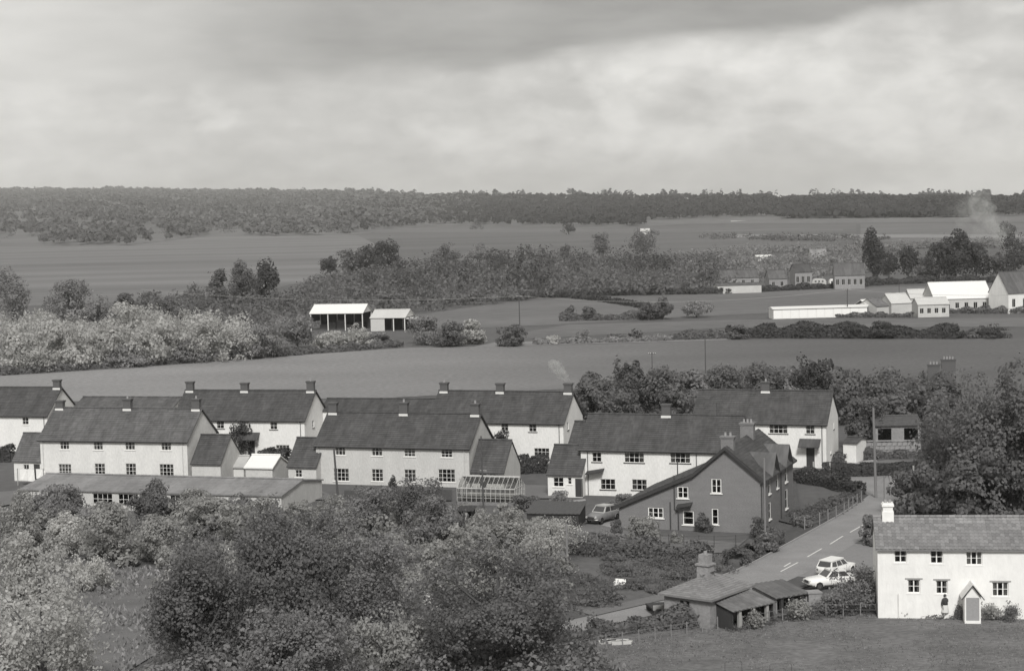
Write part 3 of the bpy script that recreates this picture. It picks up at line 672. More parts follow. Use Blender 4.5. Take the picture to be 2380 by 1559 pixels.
# near row, left to right
A = council('nearest-row rendered house on the left, behind the long low workshop, four windows to each floor', 438, 1125, 97, -15, 1025, m=RENDER_G, roofm=ROOF_M,
    wins=[(150, 1034, 1.15, 1.0, 3, 2, .75), (228, 1035, 1.15, 1.0, 3, 2, .75), (302, 1035, 1.2, 1.0, 3, 2, .7), (386, 1036, 1.2, 1.0, 3, 2, .7), (151, 1091, 1.6, 1.3, 4, 3, .9), (232, 1090, 1.3, 1.3, 3, 3, .7), (304, 1090, 1.3, 1.3, 3, 3, .75), (387, 1092, 1.75, 1.35, 4, 3, .45)],
    chims=[(140, 930, 0), (297, 926, 1), (464, 926, 1)], aerial=[444], seed=3)
B = council('grey-rendered house in the middle of the nearest row, behind the greenhouse', 1092, 1133, 737, -18, 1041, m=RENDER_B,
    wins=[(791, 1047, 1.2, 1.0, 3, 2, .6), (876, 1047, 1.25, 1.0, 3, 2, .65), (952, 1048, 1.3, 1.0, 3, 3, .5), (1038, 1049, 1.3, 1.0, 3, 3, .3), (793, 1103, 1.85, 1.4, 4, 3, .4), (877, 1104, 1.35, 1.35, 3, 3, .75), (953, 1105, 1.35, 1.35, 3, 3, .6), (1038, 1105, 1.95, 1.4, 4, 3, .35)],
    chims=[(768, 934, 0), (939, 934, 1), (1112, 937, 1)], aerial=[1101], seed=8)
Cc = council('white house of the nearest row directly behind the brick villa', 1712, 1160, 1352, -18, 1050, W_=8.0, sillm=DPIPE,
    wins=[(1387, 1062, 1.0, 1.0, 2, 2, .3), (1474, 1063, 2.1, 1.05, 4, 2, .5), (1581, 1064, 2.1, 1.05, 4, 2, .55), (1413, 1125, 1.6, 1.1, 3, 2, .3), (1486, 1126, 1.6, 1.1, 3, 2, .45)],
    chims=[(1549, 938, 0)], aerial=[1666], pipes=(.045, .75), seed=12)
# far row
D_ = council('white house at the left picture edge in the far row, gable showing', 113, 1049, -130, -14.5, 965, wins=[(59, 978, .9, .95, 2, 2, .5), (-40, 978, 1.2, .95, 3, 2, .5)], chims=[(148, 882, 0)], seed=15, pipes=(.97,))
E_ = council('white house in the far row behind the two nearest rendered houses', 710, 1064, 408, -14.5, 976, sillm=DPIPE,
    wins=[(512, 987, 1.0, .95, 2, 2, .5), (636, 989, .95, .95, 2, 2, .5), (657, 1046, 1.8, 1.3, 4, 3, .9)], gwins=[(728, 985, .6, .9)], doors=[(585, .95, 2.1, True)], chims=[(415, 886, 0), (569, 889, 0), (727, 885, 1)], seed=19)
F_ = council('white house in the far row with smoke drifting from its chimney', 1311, 1078, 1000, -19, 983, sillm=DPIPE,
    wins=[(1173, 992, .9, .95, 2, 2, .5), (1238, 994, .95, .95, 2, 2, .5), (1259, 1054, 1.9, 1.3, 4, 3, .3)], gwins=[(1320, 990, .6, .9)], chims=[(1005, 888, 1), (1163, 890, 0), (1325, 890, 0)], seed=23)
G_ = council('white far-row house at the right end, dark canopy over its door', 1921, 1088, 1612, -20, 985, sillm=DPIPE, rise=3.1,
    wins=[(1716, 997, 1.9, 1.0, 4, 2, .5), (1809, 997, 2.1, 1.0, 4, 2, .6), (1883, 998, 1.0, 1.0, 2, 2, .6), (1811, 1054, 2.1, 1.3, 4, 3, .5), (1700, 1054, 2.1, 1.3, 4, 3, .5)], doors=[(1884, .95, 2.3, True)], gwins=[(1938, 988, .45, .9), (1931, 1050, .5, .5)], chims=[(1780, 886, 1)], seed=29)
# gabled outhouses
annex('small outhouse against the left end of the leftmost near house', 97, 1118, 34, -15, 1009, 1071, 5.2, [(61, 1086, .7, .7, 2, 1, .5)], RENDER_G, ROOF_M, doors=[(87, .8, 2.0)], seed=31)
annex('outhouse with pale gable against the right end of the leftmost near house', 514, 1128, 447, -15, 1013, 1078, 6.0, [], RENDER_B, ROOF_D, seed=32)
annex('outhouse between the long workshop and the middle grey house', 736, 1128, 671, -18, 1020, 1085, 5.6, [(694, 1100, .8, .8, 2, 2, .4)], RENDER_B, ROOF_D, seed=33)
annex('outhouse behind the greenhouse, gable towards the white house', 1171, 1136, 1097, -18, 1025, 1098, 6.0, [(1145, 1105, .8, .75, 2, 2, .2)], RENDER_B, ROOF_D, seed=34, doors=[(1124, .8, 2.0)])
annex('white outhouse with two windows and a door, left of the white near house', 1352, 1156, 1274, -18, 1037, 1104, 6.0, [(1298, 1120, 1.1, .95, 2, 2, .2), (1324, 1117, .4, .7, 1, 2, 0)], RENDER_W, ROOF_D, seed=35, doors=[(1346, .8, 2.0)])
annex('dark-roofed outhouse just behind the white near house\'s left end', 1385, 1105, 1322, -18, 982, 1042, 6.5, [], RENDER_W, ROOF_D, seed=36)
for (r_, b_, l_, rp, ep, lb) in [(404, 1042, 176, 925, 950, 'long low dark roof between the far-left white house and its neighbour'), (1010, 1050, 748, 929, 957, 'long low dark roof between the two middle far-row houses')]:
    annex(lb, r_, b_, l_, -15, rp, ep, 5.5, [], RENDER_W, ROOF_M if r_ < 500 else ROOF_D, name='link_building', group='low link buildings of the far row', seed=41)
# ---------------------------------------------------------------- long workshop in front of the left house
def shed(name, label, right, base, left, rot, W_, he, hr, wm, rm, cat='shed', group=None, holes=(), at=None, L=None, fill=True, seed=50, ov=.15, oe=.2, step=.9, lift=.02, yr=None, he2=None, walls='flbr', wins=()):
    h = House(name, label, right, base, left, rot, W_, cat, group, at, L); L = h.L; h.he, h.hr = he, hr; yr = W_ / 2 if yr is None else yr; he2 = he if he2 is None else he2
    mb = MB(); hs = list(holes)
    for wdef in wins: a, z0, ww, wh = wdef[:4]; hs.append((a - ww / 2, a + ww / 2, z0, z0 + wh))
    if 'f' in walls: wall_faces(mb, [(0, he), (L, he)], hs, lambda a, d, z: (a, d, z))
    if 'r' in walls: wall_faces(mb, [(0, he), (yr, hr), (W_, he2)], [], lambda a, d, z: (L - d, a, z))
    if 'l' in walls: wall_faces(mb, [(0, he2), (W_ - yr, hr), (W_, he)], [], lambda a, d, z: (d, W_ - a, z))
    if 'b' in walls: wall_faces(mb, [(0, he2), (L, he2)], [], lambda a, d, z: (L - a, W_ - d, z))
    if mb.v: O('wall', mb, h.e, m=wm)
    for wdef in wins: a, z0, ww, wh, c, r = wdef[:6]; window(h.e, (a, 0, z0), 0, ww, wh, c, r, 0, sill=False)
    gable_roof(h.e, L, W_, he, hr, rm, ov, oe, seed, step=step, lift=lift, yr=yr, he2=he2)
    return h
ws = shed('workshop', 'long low workshop with a pale sheet roof in front of the leftmost near house', 655, 1196, 52, -17, 10.5, 1.9, 2.65, RENDER_B, ROOF_P, 'workshop',
    wins=[(x, .55, 2.3, 1.15, 4, 2) for x in (9.6, 12.6, 15.6, 18.6)], seed=51)
shed('lean_to', 'pale glazed lean-to behind the workshop, left of the little white-roofed shed', 567, 1117, 414, -15, 3.2, 1.6, 2.5, RENDER_G, mat('dusty_glass_roof', .42, .5, .2, 1.5, var2=.2, scale2=.6), seed=52)
shed('garden_shed', 'little shed with a bright white roof between the two nearest rendered houses', 634, 1126, 572, -17, 4.2, 1.9, 2.9, RENDER_B, CORR, seed=53)
# ---------------------------------------------------------------- greenhouse
GHP = mat('flaking_greenhouse_paint', .52, .7, .3, 5)
gh = House('greenhouse', 'white-framed greenhouse in front of the middle grey house', 1197, 1176, 1063, -18, 3.4, 'greenhouse'); L = gh.L; he, hr, W_ = 1.75, 2.75, 3.4
fm = MB(); fm.box(0, L, -.04, .04, 0, .35); fm.box(0, L, W_ - .04, W_ + .04, 0, .35); fm.box(-.04, .04, .05, W_ - .05, 0, .35); fm.box(L - .04, L + .04, .05, W_ - .05, 0, .35)
O('plinth', fm, gh.e, m=BRICK)
for y in (0, W_): O('eaves_rail', MB().box(-.03, L + .03, y - .05, y + .05, he - .05, he + .04), gh.e, m=GHP)
O('ridge_board', MB().box(-.05, L + .05, W_ / 2 - .07, W_ / 2 + .07, hr - .05, hr + .1), gh.e, m=GHP)
nb = 12; pg = cached(('gp',), lambda: MB().quad((.03, 0, .37), (L / nb - .03, 0, .37), (L / nb - .03, 0, he - .06), (.03, 0, he - .06)).mesh('pane', GLASS))
sl = math.hypot(W_ / 2, hr - he); ang = math.atan2(hr - he, W_ / 2)
rp = MB().quad((.03, .05, 0), (L / nb - .03, .05, 0), (L / nb - .03, sl - .1, 0), (.03, sl - .1, 0)).mesh('roof_pane', GLASS)
vb = MB().box(-.018, .018, -.02, .02, .35, he - .05).mesh('glazing_bar', GHP); rb = MB().box(-.016, .016, .04, sl - .05, -.02, .02).mesh('rafter', GHP)
for i in range(nb + 1):
    for y in (0, W_): O('glazing_bar', vb, gh.e, (L * i / nb, y, 0))
    O('rafter', rb, gh.e, (L * i / nb, 0, he), rot=(ang, 0, 0)); O('rafter', rb, gh.e, (L * i / nb, W_, he), rot=(ang, 0, math.pi) if False else (-ang, 0, 0), scale=(1, -1, 1))
    if i < nb:
        for y in (0, W_): O('pane', pg, gh.e, (L * i / nb, y, 0))
        O('roof_pane', rp, gh.e, (L * i / nb, 0, he), rot=(ang, 0, 0)); O('roof_pane', rp, gh.e, (L * i / nb, W_, he), rot=(-ang, 0, 0), scale=(1, -1, 1))
for z in (.75, 1.25):
    for y in (0, W_): O('glazing_rail', MB().box(.03, L - .03, y - .015, y + .015, z - .018, z + .018), gh.e, m=GHP)
for x in (0, L):
    em = MB()
    for k in range(1, 6):
        y = W_ * k / 6; em.box(x - .025, x + .025, y - .022, y + .022, .35, he + (hr - he) * (1 - abs(y - W_ / 2) / (W_ / 2)) - .03)
    em.box(x - .02, x + .02, .03, W_ - .03, he - .03, he + .03); O('end_frame', em, gh.e, m=GHP)
bm = MB(); bm.box(.3, L - .3, .3, 1.2, .3, .8); bm.box(.3, L - .3, W_ - 1.2, W_ - .3, .3, .8); O('bench', bm, gh.e, m=PALEWOOD)
# ---------------------------------------------------------------- brick villa
vl = House('brick_house', 'dark brick villa with a long sloping side roof, beside the road', 1775, 1240, 1440, -21, 9.0, 'house'); h = vl
def vp(px, py): return h.front(px, py)
ax_, az_ = vp(1686, 1041); re, rez = vp(1775, 1113); kx, kz = vp(1612, 1102); lx_, lz_ = 0.0, vp(1442, 1174)[1]; L = h.L; Dp = 13.0
prof = [(0, lz_), (kx, kz), (ax_, az_), (L, rez)]
hol = []; tw = []
for (px, py, ww, wh, c, r, nm) in [(1665, 1129, .95, 1.35, 2, 2, 0), (1587, 1144, 1.05, 1.1, 2, 2, 0), (1662, 1200, .62, 1.5, 1, 2, 0), (1600, 1203, 1.05, 1.3, 1, 2, 0), (1524, 1191, 1.5, 1.0, 3, 2, 0)]:
    a, z = vp(px, py); hol.append((a - ww / 2, a + ww / 2, z - wh / 2, z + wh / 2)); tw.append((a, z - wh / 2, ww, wh, c, r))
mb = MB(); wall_faces(mb, prof, hol, lambda a, d, z: (a, d, z), .16)
sideh = [(2.2, 3.0, 3.3, 4.9), (5.6, 6.3, 3.3, 4.9), (9.3, 10.3, 3.3, 5.0), (2.2, 3.0, .9, 2.5), (9.3, 10.3, .7, 2.6)]
wall_faces(mb, [(0, rez), (Dp, rez)], sideh, lambda a, d, z: (L - d, a, z))
wall_faces(mb, [(L - q[0], q[1]) for q in prof[::-1]], [], lambda a, d, z: (L - a, Dp - d, z))
wall_faces(mb, [(0, lz_), (Dp, lz_)], [], lambda a, d, z: (d, Dp - a, z))
O('wall', mb, h.e, m=BRICK); O('upper_floor', MB().box(3.2, L - .3, .3, Dp - .3, 2.6, 2.8), h.e, m=DARKWOOD)
for t_ in tw: window(h.e, (t_[0], 0, t_[1]), 0, t_[2], t_[3], t_[4], t_[5], .45, ft=.085, mt=.045, recess=.04)
for s_ in sideh: window(h.e, (L, (s_[0] + s_[1]) / 2, s_[2]), R(90), s_[1] - s_[0], s_[3] - s_[2], 1, 2, .4, ft=.09, recess=.02)
def vroof(name, pts, ov=.35, m=ROOF_D, seed=1, y0=-.35, y1=None):
    """roof planes following the gable outline, as slabs with courses running along the house"""
    y1 = Dp + .35 if y1 is None else y1; mb = MB(); rg = random.Random(seed)
    for (a0, z0), (a1, z1) in zip(pts[:-1], pts[1:]):
        mb.prism([(a0, y0, z0), (a1, y0, z1), (a1, y0, z1 + .14), (a0, y0, z0 + .14)], (0, y1 - y0, 0))
        up = z1 > z0; lo, hi_ = ((a0, z0), (a1, z1)) if up else ((a1, z1), (a0, z0)); sl_ = math.hypot(hi_[0] - lo[0], hi_[1] - lo[1]); n = int(sl_ / .3)
        for i in range(n):
            y = y0
            while y < y1 - .05:
                ye = min(y1, y + rg.uniform(.7, 1.3)); hh = .14 + .035 * rg.uniform(.8, 1.4); p = lambda f, o: (lo[0] + (hi_[0] - lo[0]) * f, lo[1] + (hi_[1] - lo[1]) * f + o)
                q0 = p(i / n, hh); q1 = p((i + 1) / n, .15); q2 = p(i / n, .14)
                mb.add([(q0[0], y, q0[1]), (q0[0], ye, q0[1]), (q1[0], ye, q1[1]), (q1[0], y, q1[1]), (q2[0], y, q2[1]), (q2[0], ye, q2[1])], [(0, 1, 2, 3), (4, 5, 1, 0)]); y = ye
    return O(name, mb, h.e, m=m)
s1 = (kz - lz_) / kx; s2 = (rez - az_) / (L - ax_)
vroof('roof', [(-.45, lz_ - .45 * s1), (kx, kz), (ax_, az_), (L + .35, rez + .35 * s2)])
bb = MB()
for (a0, z0), (a1, z1) in (((-.5, lz_ - .5 * s1), (kx, kz)), ((kx, kz), (ax_, az_ + .03)), ((ax_, az_ + .03), (L + .38, rez + .38 * s2))):
    bb.prism([(a0, -.40, z0 - .2), (a1, -.40, z1 - .2), (a1, -.40, z1 + .15), (a0, -.40, z0 + .15)], (0, .045, 0))
O('bargeboard', bb, h.e, m=DARKWOOD)
for yc in (4.0, 9.8):   # two cross gables on the road side
    cg = MB(); z0 = rez; zt = rez + 1.7; xb = L - 2.2
    cg.add([(L + .03, yc - 1.3, z0), (L + .03, yc + 1.3, z0), (L + .03, yc, zt)], [(0, 1, 2)])
    gb = O('cross_gable', cg, h.e, m=BRICK)
    rr = MB()
    for sg in (-1, 1):
        rr.prism([(L + .4, yc, zt + .1), (L + .4, yc + sg * 1.65, z0 - .2), (xb + 1.2, yc + sg * 1.65, z0 - .2 + .9), (xb, yc, zt + .1)], (0, 0, .12))
    O('gable_roof', rr, gb, m=ROOF_M)
chimney(h.e, ax_, 1.0, az_ + .1, az_ + 1.0, 1.2, .7, 2, BRICK, False)
chimney(h.e, ax_, 8.8, az_ + .1, az_ + 1.3, 1.3, .8, 3, BRICK, False)
for px, top in ((1567, 1104), (1558, 1166)):
    a, z = vp(px, top); pm = MB(); pm.tube([(a, -.08, z), (a, -.08, 2.0 if z > 2.2 else z * .5), (a + (.35 if px == 1567 else 0), -.08, 1.7 if z > 2.2 else z * .4), (a + (.35 if px == 1567 else 0), -.08, .05)], .06, 6); O('soil_pipe', pm, h.e, m=DPIPE)
a, z = vp(1574, 1092); O('vent_pipe', MB().tube([(a, .1, z - .5), (a, .1, z + .9)], .06, 6), h.e, m=DPIPE)
a, z = vp(1592, 1176); O('door_canopy', MB().prism([(a - .7, -.7, z - .1), (a + .75, -.7, z + .15), (a + .75, -.01, z + .35), (a - .7, -.01, z + .1)], (0, 0, .08)), h.e, m=DARKWOOD)
O('downpipe', MB().tube([(L - .12, -.3, rez - .3), (L - .12, -.07, rez - .7), (L - .12, -.07, .05)], .06, 6), h.e, m=DPIPE)
O('downpipe', MB().tube([(L + .1, 7.2, rez), (L + .1, 7.2, .05)], .06, 6), h.e, m=DPIPE)
# ---------------------------------------------------------------- white cottage, lower right
ct = House('cottage', 'white cottage with mossy pantile roof and gabled porch, lower right', 2740, 1443, 2041, -8, 5.6, 'cottage'); h = ct; L = h.L
he = h.front(2250, 1281)[1] + .26; hr = h.front(2220, 1205, 2.8)[1]
hol = []; tw = []
for (px, py, ww, wh, c, r, k, lint) in [(2093, 1292, .92, .95, 2, 2, .35, 0), (2177, 1294, .92, .98, 2, 2, .35, 0), (2264, 1297, 1.15, 1.0, 3, 2, .6, 0), (2124, 1362, .9, 1.0, 2, 2, .5, 1), (2189, 1364, .85, 1.0, 2, 2, .5, 1), (2325, 1369, 1.15, 1.05, 3, 2, .5, 1), (2440, 1301, .95, 1.0, 2, 2, .35, 0), (2460, 1372, 1.15, 1.05, 3, 2, .5, 1)]:
    a, z = h.front(px, py); hol.append((a - ww / 2, a + ww / 2, z - wh / 2, z + wh / 2)); tw.append((a, z - wh / 2, ww, wh, c, r, k, lint))
xl, _ = h.front(2237, 1420); xr, _ = h.front(2274, 1420); xm = (xl + xr) / 2
hol.append((xm - .5, xm + .5, .05, 2.0))
mb = MB(); wall_faces(mb, [(0, he), (L, he)], hol, lambda a, d, z: (a, d, z), .28)
for fm_ in (lambda a, d, z: (L - d, a, z), lambda a, d, z: (d, 5.6 - a, z)): wall_faces(mb, [(0, he), (2.8, hr), (5.6, he)], [], fm_)
wall_faces(mb, [(0, he), (L, he)], [], lambda a, d, z: (L - a, 5.6 - d, z)); 
WHITEW = mat('limewashed_wall', .79, .9, .1, 2.5, .45, var2=.09, scale2=.9, stretch=(1.2, 1.2, .5))
O('wall', mb, h.e, m=WHITEW); O('upper_floor', MB().box(.4, L - .4, .4, 5.2, he * .5, he * .5 + .15), h.e, m=DARKWOOD)
for (a, z0, ww, wh, c, r, k, lint) in tw:
    f = window(h.e, (a, 0, z0), 0, ww, wh, c, r, k, recess=.12, ft=.07, mt=.04, sillm=WHITEW)
    if lint: O('lintel', MB().box(-ww / 2 - .18, ww / 2 + .18, -.155, -.115, wh + .02, wh + .12), f, m=PALEWOOD)
# pantiles one by one on the slope that faces the camera
oe = .28; ov = .15; slp = (hr - he) / 2.8; e1 = (-oe, he - oe * slp + .08); rr = (2.8, hr + .1)
rs = MB(); rs.prism([(-ov, e1[0], e1[1]), (-ov, rr[0], rr[1]), (-ov, 5.6 + oe, e1[1]), (-ov, 5.6 + oe, e1[1] - .1), (-ov, rr[0], rr[1] - .1), (-ov, e1[0], e1[1] - .1)], (L + 2 * ov, 0, 0))
roof_courses(rs, -ov, L + ov, (5.6 + oe, e1[1]), rr, seed=61); roof = O('roof', rs, h.e, m=PANTILE)
sl = math.hypot(rr[0] - e1[0], rr[1] - e1[1]); ang = math.atan2(rr[1] - e1[1], rr[0] - e1[0]); tw_, tl = .31, .34; nr = int(sl / tl); tl = sl / nr; vis = h.front(2385, 1290)[0]
def pantile():
    mb = MB(); pr = [(0, .015), (.05, .045), (.11, .055), (.17, .035), (.24, .008), (.31, .02)]; 
    for k, (x, z) in enumerate(pr): mb.v += [(x, -.02, z + .03), (x, tl + .03, z + .002)]
    for k in range(len(pr) - 1): mb.f.append((2 * k, 2 * k + 2, 2 * k + 3, 2 * k + 1))
    b = len(mb.v); mb.v += [(x, -.02, .0) for x, z in pr]
    for k in range(len(pr) - 1): mb.f.append((b + k, b + k + 1, 2 * k + 2, 2 * k))
    return mb
pt = pantile(); ptm = pt.mesh('roof_tile', mat('pantile', .21, .9, .22, 6, .3, island=0, var2=.3, scale2=.5)); rest = MB(); cnt = 0; rg = random.Random(9)
tmat = ptm.materials[0]; T = tmat.node_tree; oi = T.nodes.new('ShaderNodeObjectInfo'); bs = [n for n in T.nodes if n.type == 'BSDF_PRINCIPLED'][0]
lk = bs.inputs['Base Color'].links[0].from_socket; mx = T.nodes.new('ShaderNodeMix'); mx.data_type = 'RGBA'; mx.blend_type = 'MULTIPLY'; mx.inputs[0].default_value = 1
mr = T.nodes.new('ShaderNodeMapRange'); T.links.new(oi.outputs['Random'], mr.inputs[0]); mr.inputs[3].default_value = .78; mr.inputs[4].default_value = 1.2
T.links.new(lk, mx.inputs[6]); T.links.new(mr.outputs[0], mx.inputs[7]); T.links.new(mx.outputs[2], bs.inputs['Base Color'])
Rm = Matrix.Rotation(ang, 4, 'X')
for r in range(nr):
    x = -ov; 
    while x < L + ov - .2:
        y = e1[0] + math.cos(ang) * tl * r; z = e1[1] + math.sin(ang) * tl * r + rg.uniform(0, .012)
        if x < vis and cnt < 300:
            O('roof_tile', ptm, roof, (x, y, z), rot=(ang, 0, rg.uniform(-.012, .012))); cnt += 1
        else:
            Mx = Matrix.Translation((x, y, z)) @ Rm; rest.add([tuple(Mx @ Vector(v)) for v in pt.v], pt.f)
        x += tw_
O('roof_tiles', rest, roof, m=PANTILE, kind='stuff')
rb = MB(); x = -ov
while x < L: rb.tube([(x, rr[0], rr[1] + .05), (x + .44, rr[0], rr[1] + .06)], .14, 7); x += .46
O('ridge_tiles', rb, roof, m=PANTILE, kind='stuff')
cx = h.front(2063, 1200, 2.8)[0]; cz = h.front(2063, 1167, 2.8)[1]
cm = MB(); cm.box(cx - .42, cx + .42, 2.3, 3.2, hr - 1.2, hr + .6); cm.box(cx - .36, cx + .36, 2.36, 3.14, hr + .6, cz - .25); cm.box(cx - .44, cx + .44, 2.28, 3.22, cz - .25, cz - .1); cm.box(cx - .38, cx + .38, 2.34, 3.16, cz - .1, cz)
chm = O('chimney', cm, h.e, m=WHITEW)
for k in (-.16, .16): O('chimney_pot', MB().tube([(cx + k, 2.75, cz), (cx + k, 2.75, cz + .22)], .11, 8), chm, m=CLAY)
# porch
pe = 1.95; pk = 2.75; pd = 1.5; pw = xr - xl
pm = MB(); pm.box(xl, xl + .1, -pd, -.003, 0, pe); pm.box(xr - .1, xr, -pd, -.003, 0, pe); pm.box(xl, xr, -pd - .02, -pd + .1, 0, .28)
pm.prism([(xl, -pd, pe), (xr, -pd, pe), (xm, -pd, pk)], (0, .08, 0)); pc = O('porch', pm, h.e, m=WHITEW)
pr_ = MB()
for a0, a1 in ((xl - .22, xm), (xr + .22, xm)):
    pr_.prism([(a0, -pd - .18, pe - .14), (a1, -pd - .18, pk + .08), (a1, -.02, pk + .08), (a0, -.02, pe - .14)], (0, 0, .07))
O('porch_roof', pr_, pc, m=RENDER_G)
bb = MB()
for a0 in (xl - .24, xr + .24): bb.bar((a0, -pd - .21, pe - .12), (xm, -pd - .21, pk + .12), .05)
O('bargeboard', bb, pc, m=DPIPE)
O('porch_door', MB().box(xl + .1, xr - .1, -pd - .0, -pd + .05, .28, pe), pc, m=mat('grey_door_paint', .30, .7, .15, 6))
O('door', MB().box(xm - .5, xm + .5, .1, .15, .05, 2.0), h.e, m=mat('grey_door_paint', .34))
O('downpipe', MB().tube([(h.front(2087, 1300)[0], -.1, 1.9), (h.front(2087, 1300)[0], -.1, .0)], .03, 5), h.e, m=RENDER_G)
# ---------------------------------------------------------------- stone lodge with hipped roof, and the sheds joined to it
g0 = G(1651, 1397 + 67); lg = E('stone_lodge', 'small stone lodge with a hipped slate roof and square stone chimney by the lane', 'lodge', tuple(g0), R(-38))
def rect_walls(W_, D_2, z, m, par, t=.3):
    mb = MB(); wall_faces(mb, [(0, z), (W_, z)], [(W_ * .35, W_ * .35 + .8, 1.0, 1.9)], lambda a, d, zz: (a - W_, d, zz)); wall_faces(mb, [(0, z), (D_2, z)], [], lambda a, d, zz: (-d, a, zz))
    wall_faces(mb, [(0, z), (W_, z)], [], lambda a, d, zz: (-a, D_2 - d, zz)); wall_faces(mb, [(0, z), (D_2, z)], [], lambda a, d, zz: (d - W_, D_2 - a, zz)); return O('wall', mb, par, m=m)
def lodge_roof(W_, D_2, ze, zr, m, par, ov=.35):
    x0, x1, y0, y1 = -W_ - ov, ov, -ov, D_2 + ov; ins = D_2 / 2 + ov; ra = (x0 + ins, (y0 + y1) / 2, zr); rb_ = (x1 - ins, (y0 + y1) / 2, zr); mb = MB()
    c = [(x0, y0, ze), (x1, y0, ze), (x1, y1, ze), (x0, y1, ze)]; mb.prism(c, (0, 0, -.1))
    def plane(e0, e1, r1, r0):
        n = 16
        for i in range(n):
            f0, f1 = i / n, (i + 1) / n; L3 = lambda a, b, f: tuple(a[k] + (b[k] - a[k]) * f for k in range(3)); lift = lambda p, o: (p[0], p[1], p[2] + o)
            a, b, c_, d = L3(e0, r0, f0), L3(e1, r1, f0), L3(e1, r1, f1), L3(e0, r0, f1); k = 10
            for j in range(k):
                A_, B_, C_, D_3 = L3(a, b, j / k), L3(a, b, (j + 1) / k), L3(d, c_, (j + 1) / k), L3(d, c_, j / k)
                mb.add([lift(A_, .05), lift(B_, .05), lift(C_, .02), lift(D_3, .02), A_, B_], [(0, 1, 2, 3), (4, 5, 1, 0)])
    plane(c[0], c[1], rb_, ra); plane(c[1], c[2], rb_, rb_); plane(c[2], c[3], ra, rb_); plane(c[3], c[0], ra, ra); return O('roof', mb, par, m=m)
ROOF_L = mat('grey_lodge_slates', .20, .85, .15, 5, .25, island=.15, var2=.15, scale2=.4)
rect_walls(3.9, 5.6, 2.2, STONE, lg); lodge_roof(3.9, 5.6, 2.25, 3.75, ROOF_L, lg)
cs = MB(); cs.box(-2.45, -1.5, 2.2, 3.1, 2.2, 4.1); cs.box(-2.55, -1.4, 2.1, 3.2, 4.1, 4.22); cs.box(-2.35, -1.6, 2.3, 3.0, 4.22, 4.9); chl = O('chimney', cs, lg, m=STONE); O('chimney_pot', MB().tube([(-1.97, 2.65, 4.9), (-1.97, 2.65, 5.1)], .14, 8), chl, m=CLAY)
def lean(name, label, cat, right, base, left, rot, W_, zf, zb, wm, rm, posts=0, front=False, ov=.15):
    h = House(name, label, right, base, left, rot, W_, cat); L = h.L; mb = MB(); t = .1
    mb.box(0, L, W_ - t, W_, 0, zb - .05); mb.prism([(0, t, 0), (0, W_ - t, 0), (0, W_ - t, zb - .06), (0, t, zf - .03)], (t, 0, 0)); mb.prism([(L - t, t, 0), (L - t, W_ - t, 0), (L - t, W_ - t, zb - .06), (L - t, t, zf - .03)], (t, 0, 0))
    if front: mb.box(0, L, 0, t, 0, zf - .05)
    O('wall', mb, h.e, m=wm); n = max(4, int(L / .38)); rf = MB()
    for i in range(n):   # corrugations
        x = -ov + (L + 2 * ov) * i / n; x2 = -ov + (L + 2 * ov) * (i + 1) / n; xm_ = (x + x2) / 2
        rf.add([(x, -ov, zf), (xm_, -ov, zf + .05), (x2, -ov, zf), (x, W_ + ov, zb), (xm_, W_ + ov, zb + .05), (x2, W_ + ov, zb)], [(0, 1, 4, 3), (1, 2, 5, 4)])
    rf.prism([(-ov, -ov, zf - .03), (L + ov, -ov, zf - .03), (L + ov, W_ + ov, zb - .03), (-ov, W_ + ov, zb - .03)], (0, 0, .02))
    O('roof', rf, h.e, m=rm)
    for k in range(posts): x = L * (k + .5) / posts if posts > 1 else L * .6; O('post', MB().box(x - .12, x + .12, -.02, .2, 0, zf - .04), h.e, m=PALEWOOD if posts < 3 or 'open' in name else DARKWOOD)
    return h
lean('open_shed', 'open-fronted shed with a patched corrugated roof beside the stone lodge', 'shed', 1800, 1446, 1705, 38, 2.5, 1.5, 2.1, DARKWOOD, CORR_G, posts=3)
lean('implement_shed', 'low dark shed running uphill from the open-fronted shed', 'shed', 1878, 1414, 1806, 30, 3.0, 1.2, 1.7, STONE, mat('mossy_felt_roof', .12, .9, .3, 2, .3, var2=.3, scale2=.6), posts=3)
o = House('stone_pier', 'square stone pier at the end of the low sheds, left of the cottage bushes', 1910, 1413, 1880, 10, .9, 'wall'); O('shaft', MB().box(0, o.L, 0, .9, 0, 1.15), o.e, m=STONE); O('capstone', MB().box(-.06, o.L + .06, -.06, .96, 1.152, 1.25), o.e, m=STONE)
tr = House('farm_trailer', 'dark flat farm trailer parked beside the lane, left of the lodge', 1563, 1432, 1518, 12, 2.6, 'trailer'); L = tr.L
O('bed', MB().box(0, L, 0, 2.0, .55, .68), tr.e, m=DARKWOOD); O('side_board', MB().box(0, L, -.05, -.003, .55, .95), tr.e, m=PALEWOOD); O('tailboard', MB().box(L + .003, L + .05, 0, 2.0, .55, .95), tr.e, m=DARKWOOD)
for x in (.4, L - .4):
    O('wheel', MB().tube([(x, -.12, .35), (x, .08, .35)], .33, 14), tr.e, m=DPIPE); O('wheel', MB().tube([(x, 1.95, .35), (x, 2.12, .35)], .33, 14), tr.e, m=DPIPE)
# limestone slabs lying in the grass
for px, py, sx in ((1428, 1494, 1.1), (1446, 1497, .8), (1412, 1493, .7)):
    g = G(px, py); O('stone_slab', MB().prism([(-sx, -.3, 0), (sx * .7, -.35, 0), (sx, .1, 0), (.2, .35, 0), (-sx * .9, .25, 0)], (0, 0, .22)), None, tuple(g), .2, m=mat('pale_stone_slab', .5, .9, .2, 3), label={1428: 'largest pale stone slab lying in the rough grass', 1446: 'pale stone slab at the right of the group in the grass', 1412: 'small pale stone slab at the left of the group in the grass'}[px], cat='stone', group='pale stone slabs in the grass')
